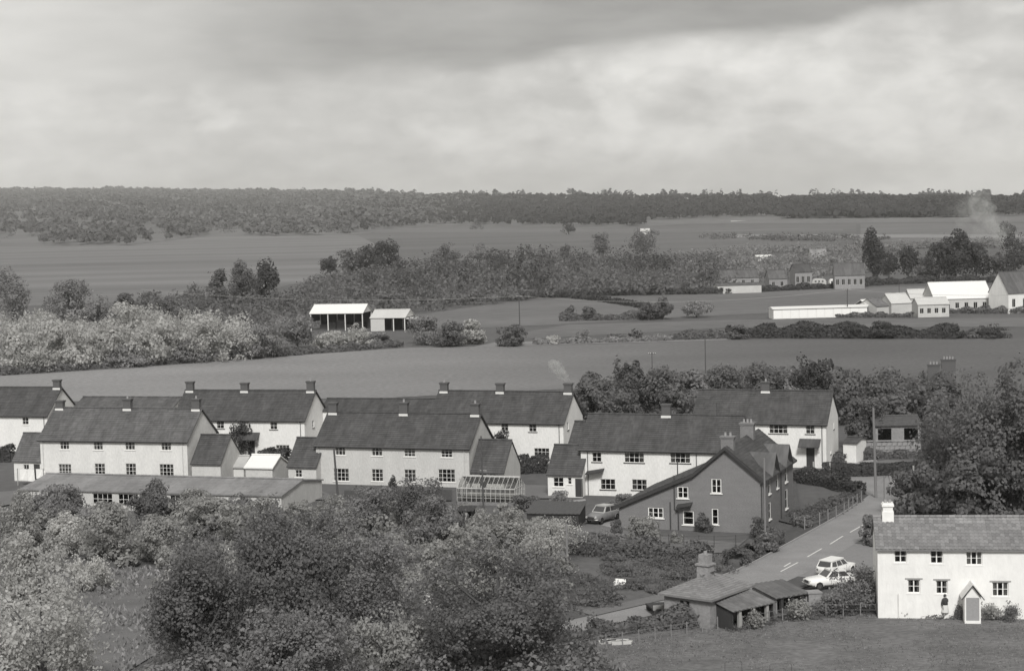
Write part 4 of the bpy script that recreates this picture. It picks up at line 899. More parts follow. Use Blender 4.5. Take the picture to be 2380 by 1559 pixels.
# garden outbuildings in the orchard
lean('privy', 'small dark open hut with one white post among the orchard bushes', 'hut', 1098, 1236, 1064, -10, 1.6, 2.0, 2.2, DARKWOOD, DARKWOOD, posts=1)
sh = lean('coal_shed', 'low dark shed with a flat felt roof at the left of the grey car', 'shed', 1345, 1228, 1225, -12, 4.0, 1.4, 1.9, DARKWOOD, mat('roofing_felt', .085, .9, .15, 3), front=True)
# far-row side features
shed('white_outbuilding', 'low white outbuilding behind the right-hand far-row house', 1990, 1076, 1960, -28, 4, 2.3, 2.6, RENDER_W, ROOF_D, seed=71)
w_ = House('garden_wall', 'long rubble stone garden wall behind the clipped hedge, upper right', 2132, 1062, 1996, -4, .4, 'wall')
rg = random.Random(4); wm = []
for k in range(5):
    me_ = MB(); sx, sz = rg.uniform(.24, .31), rg.uniform(.2, .24); me_.prism([(-sx, 0, -sz), (sx * .95, 0, -sz * .9), (sx, 0, sz * .8), (0, 0, sz), (-sx * .9, 0, sz * .85)], (0, .4, 0)); wm.append(me_.mesh('stone', STONE))
O('mortar_core', MB().box(0, w_.L, .06, .34, 0, 1.8), w_.e, m=mat('lime_mortar', .2, .9, .2, 4)); nst = 0
for j in range(4):
    x = .3 + (j % 2) * .28
    while x < w_.L - .2: O('stone', wm[rg.randrange(5)], w_.e, (x, rg.uniform(-.03, .03), .24 + j * .46)); x += .6
O('coping', MB().box(-.03, w_.L + .03, -.05, .45, 1.92, 2.02), w_.e, m=STONE)
bn = House('stone_barn', 'dark stone barn with two black openings behind the stone wall', 2140, 1052, 2035, -3, 6, 'barn'); L = bn.L; mb = MB()
wall_faces(mb, [(0, 3.4), (L, 3.4)], [(.3, 1.9, .0, 3.0), (3.4, L - .3, .0, 3.0)], lambda a, d, z: (a, d, z), .4); wall_faces(mb, [(0, 3.4), (3, 4.0), (6, 3.4)], [], lambda a, d, z: (L - d, a, z)); wall_faces(mb, [(0, 3.4), (3, 4.0), (6, 3.4)], [], lambda a, d, z: (d, 6 - a, z)); wall_faces(mb, [(0, 3.4), (L, 3.4)], [], lambda a, d, z: (L - a, 6 - d, z))
O('wall', mb, bn.e, m=STONE); gable_roof(bn.e, L, 6, 3.4, 4.0, mat('ivied_roof', .10, .95, .4, 2.5, .5), seed=74)
# house among the trees whose pots show above them
hh = House('villa', 'house hidden by trees at the right, only gable tip and pots showing', 2225, 1010, 2150, -10, 8, 'house'); L = hh.L; mb = MB(); gz = hh.front(2178, 872)[1]
wall_faces(mb, [(0, 6.0), (L / 2 * .9, gz), (L, 5.5)], [], lambda a, d, z: (a, d, z)); O('wall', mb.box(.1, L - .1, .2, 8, 0, 5.4), hh.e, m=CHBRICK)
rf = MB()
for a0, a1 in ((-.5, L / 2 * .9), (L + .5, L / 2 * .9)): rf.prism([(a0, -.4, 5.4), (a1, -.4, gz + .1), (a1, 8, gz + .1), (a0, 8, 5.4)], (0, 0, .15))
O('roof', rf, hh.e, m=ROOF_D)
for px, pyt, n in ((2170, 846, 3), (2204, 834, 4)):
    a, z = hh.front(px, pyt, 3); chimney(hh.e, a, 3, gz - .8, z, 1.5 if n == 3 else 1.8, .8, n, CHBRICK, False)
# ---------------------------------------------------------------- farm buildings beyond the crop field
POSTW = mat('painted_steel_post', .7, .5, .05, 4)
def dutch(name, label, right, base, left, rot, W_, he, hr, nposts, rm, dark=True):
    h = House(name, label, right, base, left, rot, W_, 'barn'); L = h.L
    gable_roof(h.e, L, W_, he, hr, rm, .2, .25, 81, step=1.6, lift=.01)
    pm = MB().box(-.11, .11, -.11, .11, 0, he + .05).mesh('post', POSTW)
    for k in range(nposts):
        for y in (0.12, W_ - .12): O('post', pm, h.e, (.12 + (L - .24) * k / (nposts - 1), y, 0))
    mb = MB(); mb.box(.0, L, W_ - .02, W_ + .03, 0, he); mb.box(-.05, 0, .3, W_ - .3, he * .5, he); O('back_cladding', mb, h.e, m=DARKWOOD)
    gm = MB(); gm.add([(L + .02, 0, he), (L + .02, W_, he), (L + .02, W_ / 2, hr)], [(0, 1, 2)]); O('gable_sheet', gm, h.e, m=rm)
    return h
b1 = dutch('hay_barn', 'open-sided hay barn with a bright white roof and tall pale posts', 844, 768, 722, -12, 8, 4.4, 6.2, 4, CORR)
hb_ = MB()
for x in range(5): hb_.box(1 + x * 2.2, 3 + x * 2.2, 4.5, 7.2, 0, 1.2 + (x * 7 % 3) * .6)
O('hay_stack', hb_, None, tuple(b1.P0), b1.t, m=mat('old_hay', .16, .95, .3, 2), label='dark hay bales stacked inside the white-roofed hay barn', cat='hay')
b2 = dutch('cattle_shed', 'lower open cattle shed joined to the right of the hay barn', 942, 769, 862, -12, 9, 3.3, 4.9, 4, mat('pale_corrugated_sheet', .52, .6, .12, 2, var2=.1))
mb = MB(); mb.box(.05, 3.6, -.05, -.003, 0, 3.3); mb.box(1.9, 3.5, -.08, -.052, .1, 1.6); O('white_cladding', mb, b2.e, m=mat('pale_corrugated_sheet', .52))
ln = MB(); ln.prism([(b2.L, 0, 3.0), (b2.L + 2.6, 0, 2.8), (b2.L + 2.6, 8, 2.8), (b2.L, 8, 3.0)], (0, 0, .1)); O('lean_to_roof', ln, b2.e, m=CORR)
# poultry house
pw = House('poultry_house', 'very long low white poultry house at the field edge, right of centre', 2016, 736, 1798, 3, 6, 'poultry house'); L = pw.L; mb = MB()
pm = MB().box(-.95, .95, 0, .06, .1, 2.5).mesh('panel', mat('whitewashed_boards', .84, .6, .05, 2)); n = int(L / 2)
for i in range(n): O('panel', pm, pw.e, (L * (i + .5) / n, (-.02 if i % 2 else .0), 0), scale=(L / n / 1.98, 1, 1))
mb.box(0, L, .1, 6, 0, 2.4); O('wall', mb, pw.e, m=RENDER_W); O('roof', MB().prism([(-.2, -.3, 2.5), (-.2, 3, 3.0), (-.2, 6.3, 2.5)], (L + .4, 0, 0)), pw.e, m=CORR)
PALEST = mat('pale_stone', .50, .9, .12, 1.5, .3, var2=.15, scale2=.3)  # pale base colour with random mottling, for farm and village walls
def fb(name, label, right, base, left, rot, W_, he, hr, wm, rm, nw=0, cat='barn', **k):
    s = (right - left) / CAM_F * G(right, base)[1]; ws_ = []
    for i in range(nw): ws_.append((s * (i + .5) / nw * .96, he * .3, min(1.0, s / nw * .5), he * .4, 2, 1))
    return shed(name, label, right, base, left, rot, W_, he, hr, wm, rm, cat, wins=ws_, seed=90, step=2.5, lift=.01, **k)
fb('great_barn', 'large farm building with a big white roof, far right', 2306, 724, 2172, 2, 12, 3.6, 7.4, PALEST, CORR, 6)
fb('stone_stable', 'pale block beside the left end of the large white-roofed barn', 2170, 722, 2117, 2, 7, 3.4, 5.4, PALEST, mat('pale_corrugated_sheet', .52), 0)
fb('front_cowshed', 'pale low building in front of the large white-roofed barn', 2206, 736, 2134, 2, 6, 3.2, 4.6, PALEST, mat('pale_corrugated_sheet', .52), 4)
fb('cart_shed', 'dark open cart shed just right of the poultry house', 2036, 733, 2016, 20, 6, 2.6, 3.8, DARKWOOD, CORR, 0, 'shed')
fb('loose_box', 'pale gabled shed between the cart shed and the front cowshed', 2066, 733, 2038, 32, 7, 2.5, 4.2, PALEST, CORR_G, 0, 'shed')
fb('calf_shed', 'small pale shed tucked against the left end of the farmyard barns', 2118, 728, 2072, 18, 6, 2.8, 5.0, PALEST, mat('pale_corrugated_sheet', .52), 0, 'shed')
fb('white_lean_to', 'small white building against the house at the right edge', 2338, 722, 2314, -12, 6, 3.0, 5.0, RENDER_W, CORR, 2, 'outbuilding')
fb('farmhouse', 'white-gabled farmhouse cut by the right picture edge', 2470, 722, 2344, 22, 8, 5.2, 10.2, RENDER_W, ROOF_M, 4, 'house')
# village beyond
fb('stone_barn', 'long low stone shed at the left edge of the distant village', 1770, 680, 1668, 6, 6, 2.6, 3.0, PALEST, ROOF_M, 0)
fb('cottage', 'grey-roofed cottage row behind the long stone shed', 1764, 664, 1676, 4, 7, 3.0, 5.4, STONE, ROOF_M, 4, 'cottage')
fb('cottage', 'small dark cottage between the long stone shed and the caravans', 1830, 672, 1788, 4, 7, 3.6, 6.2, STONE, ROOF_M, 2, 'cottage')
fb('stone_house', 'two-storey stone house next to the tall dark cypress', 2010, 671, 1940, -6, 8, 4.6, 8.2, STONE, ROOF_M, 5, 'house')
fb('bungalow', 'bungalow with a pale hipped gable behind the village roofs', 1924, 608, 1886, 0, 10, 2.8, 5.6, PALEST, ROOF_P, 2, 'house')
fb('glasshouse', 'bright white flat-roofed shed in the upper part of the village', 1797, 608, 1758, 0, 6, 2.4, 2.9, RENDER_W, CORR, 0, 'shed')
fb('village_cottage', 'dim cottage with two white chimney corners in the middle of the village', 1888, 666, 1848, 4, 8, 5.0, 7.4, STONE, ROOF_D, 3, 'cottage')
for (px, py, lb, tk) in ((1862, 664, 'rounded white caravan in front of the village cottages', .95), (1904, 665, 'duller caravan to the right of the white one', .6), (1978 - 40, 666, 'stubby pale van beside the two-storey stone house', .9)):
    g = G(px, py); c = E('caravan', lb, 'caravan', tuple(g), .05, 'caravans parked at the village edge'); mm = WHITE_PAINT if tk > .8 else PALEST; wdh = 2.4 if px != 1938 else 1.3
    O('body', MB().prism([(-wdh, 0, .5), (wdh, 0, .5), (wdh * 1.03, 0, 1.4), (wdh * .85, 0, 2.3), (wdh * .4, 0, 2.55), (-wdh * .4, 0, 2.55), (-wdh * .85, 0, 2.3), (-wdh * 1.03, 0, 1.4)], (0, 2.1, 0)), c, m=mm)
    for k in (-.5, 0, .5): O('window', MB().box(k * wdh - .3, k * wdh + .3, -.02, -.003, 1.35, 1.9), c, m=DPIPE)
    O('wheel', MB().tube([(0, -.05, .35), (0, .15, .35)], .35, 12), c, m=DPIPE)
for (px, py, wpx, lb) in ((790, 526, 16, 'tiny pale farm building at the foot of the far woods, left of centre'), (1722, 517, 44, 'far white roofs strung along the wood edge in the centre'), (1948, 508, 16, 'tiny white house on the right-hand hillside'), (1940 + 8, 545, 22, 'faint grey barn in the far meadow')):
    px_ = px if px != 1948 or py != 545 else 1500
    fb('distant_farm', lb, px_ + wpx / 2, py, px_ - wpx / 2, 0, 8, *((1.2, 2.0) if wpx > 30 else (3, 5)), PALEST, mat('pale_corrugated_sheet', .52), 0, 'building')
# ---------------------------------------------------------------- cars
TYRE = mat('tyre_rubber', .03, .9, .1, 5); CHROME = mat('chrome', .6, .2, .02, 5, metal=1); CARGLASS = mat('car_glass', .05, .08, .02, 5, spec=.6); LAMP = mat('lamp_glass', .5, .2, .05, 5, spec=.6); PLATE = mat('number_plate', .1, .6, .02, 5)
def loft(secs, m, name, parent):
    """secs: (x, z0, z1, half width at the bottom, at the waist); shoulders rounded"""
    mb = MB(); k = 10
    for (x, z0, z1, w0, w1) in secs:
        zm = z0 + (z1 - z0) * .45
        mb.v += [(x, -w0 * .9, z0), (x, -w0, z0 + .08), (x, -w1, zm), (x, -w1 * .97, z1 - .07), (x, -w1 * .84, z1), (x, w1 * .84, z1), (x, w1 * .97, z1 - .07), (x, w1, zm), (x, w0, z0 + .08), (x, w0 * .9, z0)]
    n = len(secs)
    for i in range(n - 1):
        for j in range(k): a = i * k + j; b = i * k + (j + 1) % k; mb.f.append((a, b, b + k, a + k))
    mb.f.append(tuple(range(k))[::-1]); mb.f.append(tuple(range((n - 1) * k, n * k)))
    return O(name, mb.mesh(name, m, True), parent)
def car(name, label, px, py, ang, paint, kind='saloon', roofm=None):
    g = G(px, py); z = .12 if kind != 'grey' else .06; c = E(name, label, 'car', (g[0], g[1], z), R(ang)); pm = mat(paint[0], paint[1], .3, .03, 4, spec=.6); roofm = roofm or pm
    if kind == 'old':
        Ln, hw = 4.1, .78; body = [(-2.05, .38, .55, .5, .55), (-1.95, .3, .85, .66, .70), (-1.3, .28, .98, .74, .77), (-.6, .28, 1.0, .76, .79), (.5, .28, .98, .76, .79), (1.2, .3, .92, .74, .74), (1.75, .3, .86, .66, .62), (2.0, .36, .78, .55, .5)]
        cab = [(-1.35, .95), (-.95, 1.50), (.35, 1.56), (.85, .96)]; ztop = 1.54
    elif kind == 'estate':
        Ln, hw = 3.9, .76; body = [(-1.95, .36, .84, .66, .70), (-1.85, .3, .88, .74, .76), (-1.0, .27, .90, .76, .78), (0, .27, .90, .76, .78), (.9, .28, .88, .76, .77), (1.6, .3, .82, .72, .73), (1.92, .36, .72, .62, .64)]
        cab = [(-1.88, .88), (-1.6, 1.40), (.15, 1.43), (.75, .88)]; ztop = 1.42
    else:
        Ln, hw = 4.2, .8; body = [(-2.1, .38, .78, .66, .70), (-2.0, .3, .86, .74, .76), (-1.2, .27, .90, .78, .80), (0, .27, .90, .78, .80), (.9, .28, .88, .78, .79), (1.8, .3, .80, .73, .74), (2.1, .38, .68, .62, .64)]
        cab = [(-1.35, .88), (-.95, 1.36), (.2, 1.40), (.75, .88)]; ztop = 1.38
    loft(body, pm, 'body', c)
    (xa, za), (xb, zb), (xc, zc), (xd, zd) = cab; w0, w1 = hw * .93, hw * .76; mb = MB()
    B = [(xa, -w0, za), (xd, -w0, zd), (xd, w0, zd), (xa, w0, za)]; Tp = [(xb, -w1, zb - .03), (xc, -w1, zc - .03), (xc, w1, zc - .03), (xb, w1, zb - .03)]
    mb.add(B + Tp, [(0, 1, 5, 4), (1, 2, 6, 5), (2, 3, 7, 6), (3, 0, 4, 7), (4, 5, 6, 7)])
    mb.prism([(xb - .06, -w1 - .02, zb - .03), (xc + .05, -w1 - .02, zc - .03), (xc + .05, w1 + .02, zc - .03), (xb - .06, w1 + .02, zb - .03)], (0, 0, .055)); cabo = O('cabin', mb, c, m=roofm)
    def pane(nm, p0, p1, p2, p3, i0=.06, i1=.94, j0=.1, j1=.9):
        P = [Vector(q) for q in (p0, p1, p2, p3)]; f = lambda a, b: P[0] * (1 - a) * (1 - b) + P[1] * a * (1 - b) + P[2] * a * b + P[3] * (1 - a) * b
        q = [f(i0, j0), f(i1, j0), f(i1, j1), f(i0, j1)]; n = (q[1] - q[0]).cross(q[3] - q[0]).normalized(); ctr = sum(q, Vector()) / 4
        if n.dot(ctr - Vector(((xa + xd) / 2, 0, 1.0))) < 0: n = -n
        O(nm, MB().quad(*[tuple(v + n * .012) for v in q]), c, m=CARGLASS)
    pane('windscreen', B[1], B[2], Tp[2], Tp[1]); pane('rear_window', B[3], B[0], Tp[0], Tp[3])
    for s_ in (0, 1):
        b0, b1, t1, t0 = (B[0], B[1], Tp[1], Tp[0]) if s_ == 0 else (B[3], B[2], Tp[2], Tp[3])
        sp = (.04, .46, .52, .93) if kind != 'estate' else (.05, .34, .38, .66)
        pane('side_window', b0, b1, t1, t0, sp[0], sp[1]); pane('side_window', b0, b1, t1, t0, sp[2], sp[3])
        if kind == 'estate': pane('side_window', b0, b1, t1, t0, .70, .95)
    for x in (-Ln * .31, Ln * .32):
        for s_ in (-1, 1):
            wv = O('wheel', MB().tube([(0, -.09, 0), (0, .09, 0)], .3, 18), c, (x, s_ * (hw - .07), .3), m=TYRE); O('hubcap', MB().tube([(0, -.02, 0), (0, .02, 0)], .17, 14), wv, (0, s_ * .085, 0), m=CHROME)
            O('wheel_arch', MB().tube([(x - .36, s_ * (hw + .004), .3), (x - .25, s_ * (hw + .01), .56), (x, s_ * (hw + .012), .66), (x + .25, s_ * (hw + .01), .56), (x + .36, s_ * (hw + .004), .3)], .03, 5), c, m=pm)
    e = Ln / 2
    for s_, nm in ((-1, 'rear_bumper'), (1, 'front_bumper')):
        O(nm, MB().tube([(s_ * (e - .12), -hw, .45), (s_ * (e + .05), -hw * .8, .45), (s_ * (e + .07), 0, .45), (s_ * (e + .05), hw * .8, .45), (s_ * (e - .12), hw, .45)], .05, 6), c, m=CHROME)
        O('number_plate', MB().box(s_ * e - .02 + s_ * .09, s_ * e + .02 + s_ * .09, -.26, .26, .36, .48), c, m=PLATE)
    for s_ in (-1, 1):
        O('headlight', MB().tube([(e - .12, s_ * .52, .64), (e + .02, s_ * .52, .64)], .10, 12), c, m=LAMP); O('tail_light', MB().box(-e - .02, -e + .1, s_ * .58 - .06, s_ * .58 + .06, .6, .78), c, m=PLATE)
    O('grille', MB().box(e - .1, e + .015, -.36, .36, .52, .70), c, m=DPIPE)
    for x in (xc * .5 + xd * .5 - .15, (xb + xc) / 2 - .1):
        for s_ in (-1, 1): O('door_seam', MB().box(x - .008, x + .008, s_ * hw - .012 - (.0 if s_ > 0 else 0), s_ * hw + .012, .4, .86), c, m=DPIPE)
    return c
car('parked_car', 'white estate car seen from the rear, upper of the two by the road', 1944, 1338, 48, ('white_car_paint', .80), 'estate')
car('parked_car', 'white saloon car behind the bush, lower of the two by the road', 1931, 1366, 196, ('white_car_paint', .80), 'saloon')
car('parked_car', 'old grey saloon with a pale roof on the drive beside the brick villa', 1402, 1213, 232, ('grey_car_paint', .20), 'old', mat('pale_car_roof', .45, .35, .03, 4, spec=.6))
# ---------------------------------------------------------------- poles and wires
POLE = mat('tarred_pole', .085, .9, .2, 6, stretch=(3, 3, .4)); PPOLE = mat('weathered_pole', .20, .9, .2, 6, stretch=(3, 3, .4))
def pole(label, px, base, top, arms=1, m=POLE, r=.14, lean_=0.0, D=None, group='telegraph poles'):
    g = G_at(px, base, D); s = CAM_F / np.linalg.norm(g[:2]); h = (proj(g)[1] - top) / s; e = E('telegraph_pole', label, 'pole', tuple(g), 0, group)
    O('shaft', MB().tube([(0, 0, -.1), (lean_ * h, 0, h)], [r, r * .75], 8), e, m=m)
    for k in range(arms):
        z = h - .3 - k * .4; am = MB(); am.box(lean_ * z - .7, lean_ * z + .7, -.14, -.05, z - .05, z + .05); a = O('crossarm', am, e, m=m)
        for x in (-.6, -.25, .25, .6): O('insulator', MB().tube([(lean_ * z + x, -.1, z + .05), (lean_ * z + x, -.1, z + .2)], [.05, .03], 6), a, m=WHITE_PAINT)
    return Vector((g[0] + lean_ * h, g[1], h))
p1 = pole('telegraph pole in the field, centre of the picture', 1208, 760, 686, 1); p2 = pole('telegraph pole in front of the long poultry house', 1970, 737, 672, 1); p3 = pole('pole standing in the crop field above the hedge trees', 1640, 880, 775, 0, r=.1, D=318); p4 = pole('short pole in the crop field left of the taller one', 1516, 870, 818, 1, r=.08, D=322)
pole('tall dark pole in front of the nearest middle house', 787, 1175, 1040, 0, POLE, .13, -.05); pole('pale tall pole beside the road junction', 2036, 1158, 948, 0, PPOLE, .15, -.02); pole('slim pole before the brick villa\'s road-side corner', 1779, 1272, 1062, 0, PPOLE, .1)
pole('grey pole rising from the orchard bushes below the grey car', 1319, 1330, 1213, 0, PPOLE, .11); pole('slender pole just left of the greenhouse gable', 1124, 1185, 1010, 0, POLE, .09, -.01); pole('thin pole seen against the cottage chimney', 2056, 1190, 1105, 0, PPOLE, .07, D=165)
pole('pole behind the distant village cypress', 2090, 736, 655, 0, POLE, .1, D=520)
def wire(label, a, b, sag, r=.035):
    P = [a.lerp(b, t / 14) - Vector((0, 0, sag * 4 * (t / 14) * (1 - t / 14))) for t in range(15)]
    O('overhead_wire', MB().tube(P, r, 4, False), m=mat('copper_wire', .35, .6, .02, 4), label=label, cat='wire', group='overhead wires')
p0 = Vector(G(330, 735)) + Vector((0, 0, 8)); p9 = Vector(G(2700, 740)) + Vector((0, 0, 8))
wire('overhead wire running left from the centre field pole', p0, p1 + Vector((0, 0, -.2)), 2.0); wire('overhead wire between the centre field pole and the poultry house pole', p1 + Vector((0, 0, -.2)), p2 + Vector((0, 0, -.2)), 2.2); wire('overhead wire running right from the poultry house pole', p2 + Vector((0, 0, -.2)), p9, 2.0)
# ---------------------------------------------------------------- person by the cottage
g = G(2197, 1439); SKIN = mat('skin', .38, .6, .05, 5); DCLOTH = mat('dark_jumper', .05, .9, .1, 8); LCLOTH = mat('pale_skirt', .62, .9, .06, 8); HAIR = mat('dark_hair', .06, .7, .1, 20)
pe_ = E('person', 'person in dark top and pale skirt walking towards the cottage porch', 'person', tuple(g), R(15), scale=1.12)
def skin(name, verts, edges, radii, parent, m, lv=2, root=0):
    me = bpy.data.meshes.new(name); me.from_pydata(verts, edges, []); me.materials.append(m); o = O(name, me, parent)
    md = o.modifiers.new('skin', 'SKIN'); md.use_smooth_shade = True
    for i, r_ in enumerate(radii): me.skin_vertices[0].data[i].radius = (r_ if isinstance(r_, tuple) else (r_, r_)); me.skin_vertices[0].data[i].use_root = (i == root)
    sb = o.modifiers.new('sub', 'SUBSURF'); sb.levels = lv; sb.render_levels = lv; return o
Vp = [(0, 0, .88), (0, 0, 1.08), (0, .0, 1.28), (0, 0, 1.38), (0, -.01, 1.46), (0, 0, 1.56), (-.16, 0, 1.33), (-.21, .02, 1.06), (-.20, -.08, .84), (.16, 0, 1.33), (.22, .0, 1.06), (.20, .10, .85),
      (-.09, 0, .82), (-.10, -.10, .46), (-.10, .04, .09), (-.10, -.10, .03), (.09, 0, .82), (.10, .10, .46), (.10, .20, .10), (.10, .10, .03)]
Ed = [(0, 1), (1, 2), (2, 3), (3, 4), (4, 5), (2, 6), (6, 7), (7, 8), (2, 9), (9, 10), (10, 11), (0, 12), (12, 13), (13, 14), (14, 15), (0, 16), (16, 17), (17, 18), (18, 19)]
Rr = [(.15, .11), (.12, .09), (.15, .1), .055, .055, (.085, .1), .055, .04, .028, .055, .04, .028, .085, .055, .04, .035, .085, .055, .04, .035]
skin('body', Vp, Ed, Rr, pe_, SKIN)
for s_, (hx, hy_, hz_) in ((-1, (-.20, -.08, .84)), (1, (.20, .10, .85))):
    vs_ = [(hx, hy_, hz_), (hx, hy_, hz_ - .08)]; es = [(0, 1)]; rs = [.026, .034]
    for k, (dy, ln_) in enumerate(((-.03, .065), (-.01, .08), (.012, .075), (.032, .06))): vs_ += [(hx, hy_ + dy, hz_ - .1), (hx - s_ * .012, hy_ + dy, hz_ - .1 - ln_)]; es += [(1, 2 + 2 * k), (2 + 2 * k, 3 + 2 * k)]; rs += [.011, .008]
    vs_ += [(hx - s_ * .01, hy_ - .05, hz_ - .07), (hx - s_ * .02, hy_ - .06, hz_ - .11)]; es += [(0, 10), (10, 11)]; rs += [.012, .009]
    skin('hand', vs_, es, rs, pe_, SKIN, 1)
tm = MB(); tm.tube([(0, 0, .98), (0, 0, 1.1), (0, 0, 1.28), (0, 0, 1.40), (0, 0, 1.44)], [.175, .165, .195, .15, .07], 14); tp = O('jumper', tm.mesh('jumper', DCLOTH, True), pe_)
for a in ([(-.14, 0, 1.36), (-.2, .01, 1.18), (-.225, .02, 1.04), (-.22, -.05, .92)], [(.14, 0, 1.36), (.2, .0, 1.18), (.235, .0, 1.04), (.215, .07, .92)]): O('sleeve', MB().tube(a, [.075, .065, .055, .045], 10).mesh('sleeve', DCLOTH, True), tp)
O('skirt', MB().tube([(0, 0, 1.02), (0, 0, .85), (0, .02, .5)], [.165, .2, .25], 16, False).mesh('skirt', LCLOTH, True), pe_)
hm_ = MB(); hm_.tube([(0, .02, 1.50), (0, .03, 1.56), (0, .02, 1.64), (0, .01, 1.68)], [.085, .108, .09, .03], 12); O('hair', hm_.mesh('hair', HAIR, True), pe_)
for s_ in (-1, 1): O('shoe', MB().box(s_ * .10 - .045, s_ * .10 + .045, (-.18 if s_ < 0 else .02), (.08 if s_ < 0 else .24), -.0, .07), pe_, m=HAIR)
# ---------------------------------------------------------------- fences, gates, small garden things
def fence(name, label, pts, h, n, pm, rails=2, pr=.05, thick=.03, wirey=False, group=None):
    W = [G(*p) for p in pts]; e = E(name, label, 'fence', tuple(W[0]), 0, group); tot = sum(np.linalg.norm(b - a) for a, b in zip(W[:-1], W[1:]))
    o_ = W[0]; post = MB().box(-pr, pr, -pr, pr, -.05, h).mesh('post', pm)
    k = 0; 
    for a, b in zip(W[:-1], W[1:]):
        l = np.linalg.norm(b - a); m_ = max(1, round(n * l / tot))
        for i in range(m_ + (1 if b is W[-1] else 0)): q = a + (b - a) * i / m_ - o_; O('post', post, e, tuple(q))
        for r_ in range(rails):
            z = h * (.9 - r_ * .8 / max(rails, 1)); O('wire' if wirey else 'rail', MB().bar(tuple(a - o_ + (0, 0, z)), tuple(b - o_ + (0, 0, z)), thick if not wirey else .02), e, m=pm)
    return e
fence('wire_fence', 'pale posts and wire between the villa garden and the verge', [(1846, 1222), (1870, 1232), (1905, 1222), (1962, 1198), (2002, 1170)], 1.3, 9, PPOLE, 3, .05, wirey=True)
fence('wire_fence', 'iron fence round the side lawn below the brick villa', [(1520, 1268), (1660, 1272), (1760, 1268)], 1.1, 6, DPIPE, 3, .03, wirey=True)
fence('wire_fence', 'posts and wire along the near pasture edge, left of the sheds', [(1370, 1512), (1560, 1482), (1668, 1464)], 1.0, 8, PPOLE, 2, .035, wirey=True)
fence('wire_fence', 'posts and wire between the low sheds and the cottage bushes', [(1725, 1462), (1880, 1432), (2040, 1432)], 1.0, 9, PPOLE, 2, .035, wirey=True)
fence('post_rail_fence', 'low white rails beside the hedge at the road junction', [(2210 - 2, 1118), (2236, 1120)], 1.2, 2, WHITE_PAINT, 2)
pf = fence('picket_fence', 'pale picket fence beneath the villa\'s back hedge', [(1870, 1122), (1940, 1134), (1990, 1150)], 1.1, 3, PALEWOOD, 2)
Wp = [G(1870, 1122), G(1940, 1134), G(1990, 1150)]; pk_ = MB().box(-.06, .06, -.02, .02, .05, 1.0).mesh('picket', PALEWOOD); rg = random.Random(3)
for a, b in zip(Wp[:-1], Wp[1:]):
    m_ = int(np.linalg.norm(b - a) / .3)
    for i in range(m_):
        if rg.random() < .85: q = a + (b - a) * i / m_ - Wp[0]; O('picket', pk_, pf, tuple(q), rg.uniform(-.2, .2), (1, 1, rg.uniform(.8, 1.1)))
for (px, py, lb) in ((2143, 1112, 'white post left of the pair by the junction lawn'), (2123, 1118, 'shorter white post of the pair by the junction lawn'), (1891, 1108, 'left gatepost below the porch canopy door'), (1929, 1110, 'right gatepost below the porch canopy door')):
    O('gate_post', MB().box(-.08, .08, -.08, .08, 0, 1.7), None, tuple(G(px, py)), m=PALEWOOD, label=lb, cat='post', group='gate posts')
for (px, py, hh_, lb) in ((1012, 1270, 2.2, 'leaning white clothes post among the orchard bushes'), (532, 1310, 1.5, 'short white stake left of the big trees'), (467, 1302, 1.0, 'shortest white stake in the left orchard')):
    O('stake', MB().box(-.05, .05, -.05, .05, 0, hh_), None, tuple(G(px, py)), m=WHITE_PAINT, label=lb, cat='stake', group='white stakes in the orchard')
for (px, py, lb, wd_) in ((1705, 1572, 'thin metal hoop in the pasture, left one at the bottom edge', 1.1), (1815, 1578, 'thin metal hoop in the pasture, right one at the bottom edge', 1.4)):
    O('metal_hoop', MB().tube([(-wd_ / 2, 0, 0), (-wd_ / 2, 0, .95), (-wd_ / 2 + .1, 0, 1.05), (wd_ / 2 - .1, 0, 1.05), (wd_ / 2, 0, .95), (wd_ / 2, 0, 0)], .017, 5), None, tuple(G(px, py)), m=DPIPE, label=lb, cat='hoop', group='metal hoops in the pasture')
# white blossom / washing in the bank
O('white_sheet', MB().prism([(0, 0, 0), (.9, .1, .1), (1.2, .3, .5), (.4, .2, .6)], (.0, .5, .1)), None, tuple(G(1421, 1368)), m=WHITE_PAINT, label='crumpled white sheet caught on the dark brambly bank', cat='sheet')
# pale rockery wall under the near trees, seen through the leaves
rw = E('drystone_wall', 'tumbled pale stone wall seen through the gap between the two biggest trees', 'wall', tuple(G(985, 1400)), 0); a = G(985, 1395) ; b = G(1075, 1478); rg = random.Random(5)
sm = [MB().prism([(-.24, -.18, 0), (.22, -.2, 0), (.26, .15, 0), (0, .22, 0), (-.25, .14, 0)], (0, 0, .22)).mesh('stone', mat('pale_stone_slab', .5)) for _ in range(2)]
for j in range(3):
    for i in range(20): q = a + (b - a) * (i + .5 * (j % 2)) / 20 - G(985, 1400); O('stone', sm[i % 2], rw, (q[0], q[1], j * .23), rg.uniform(0, .6))
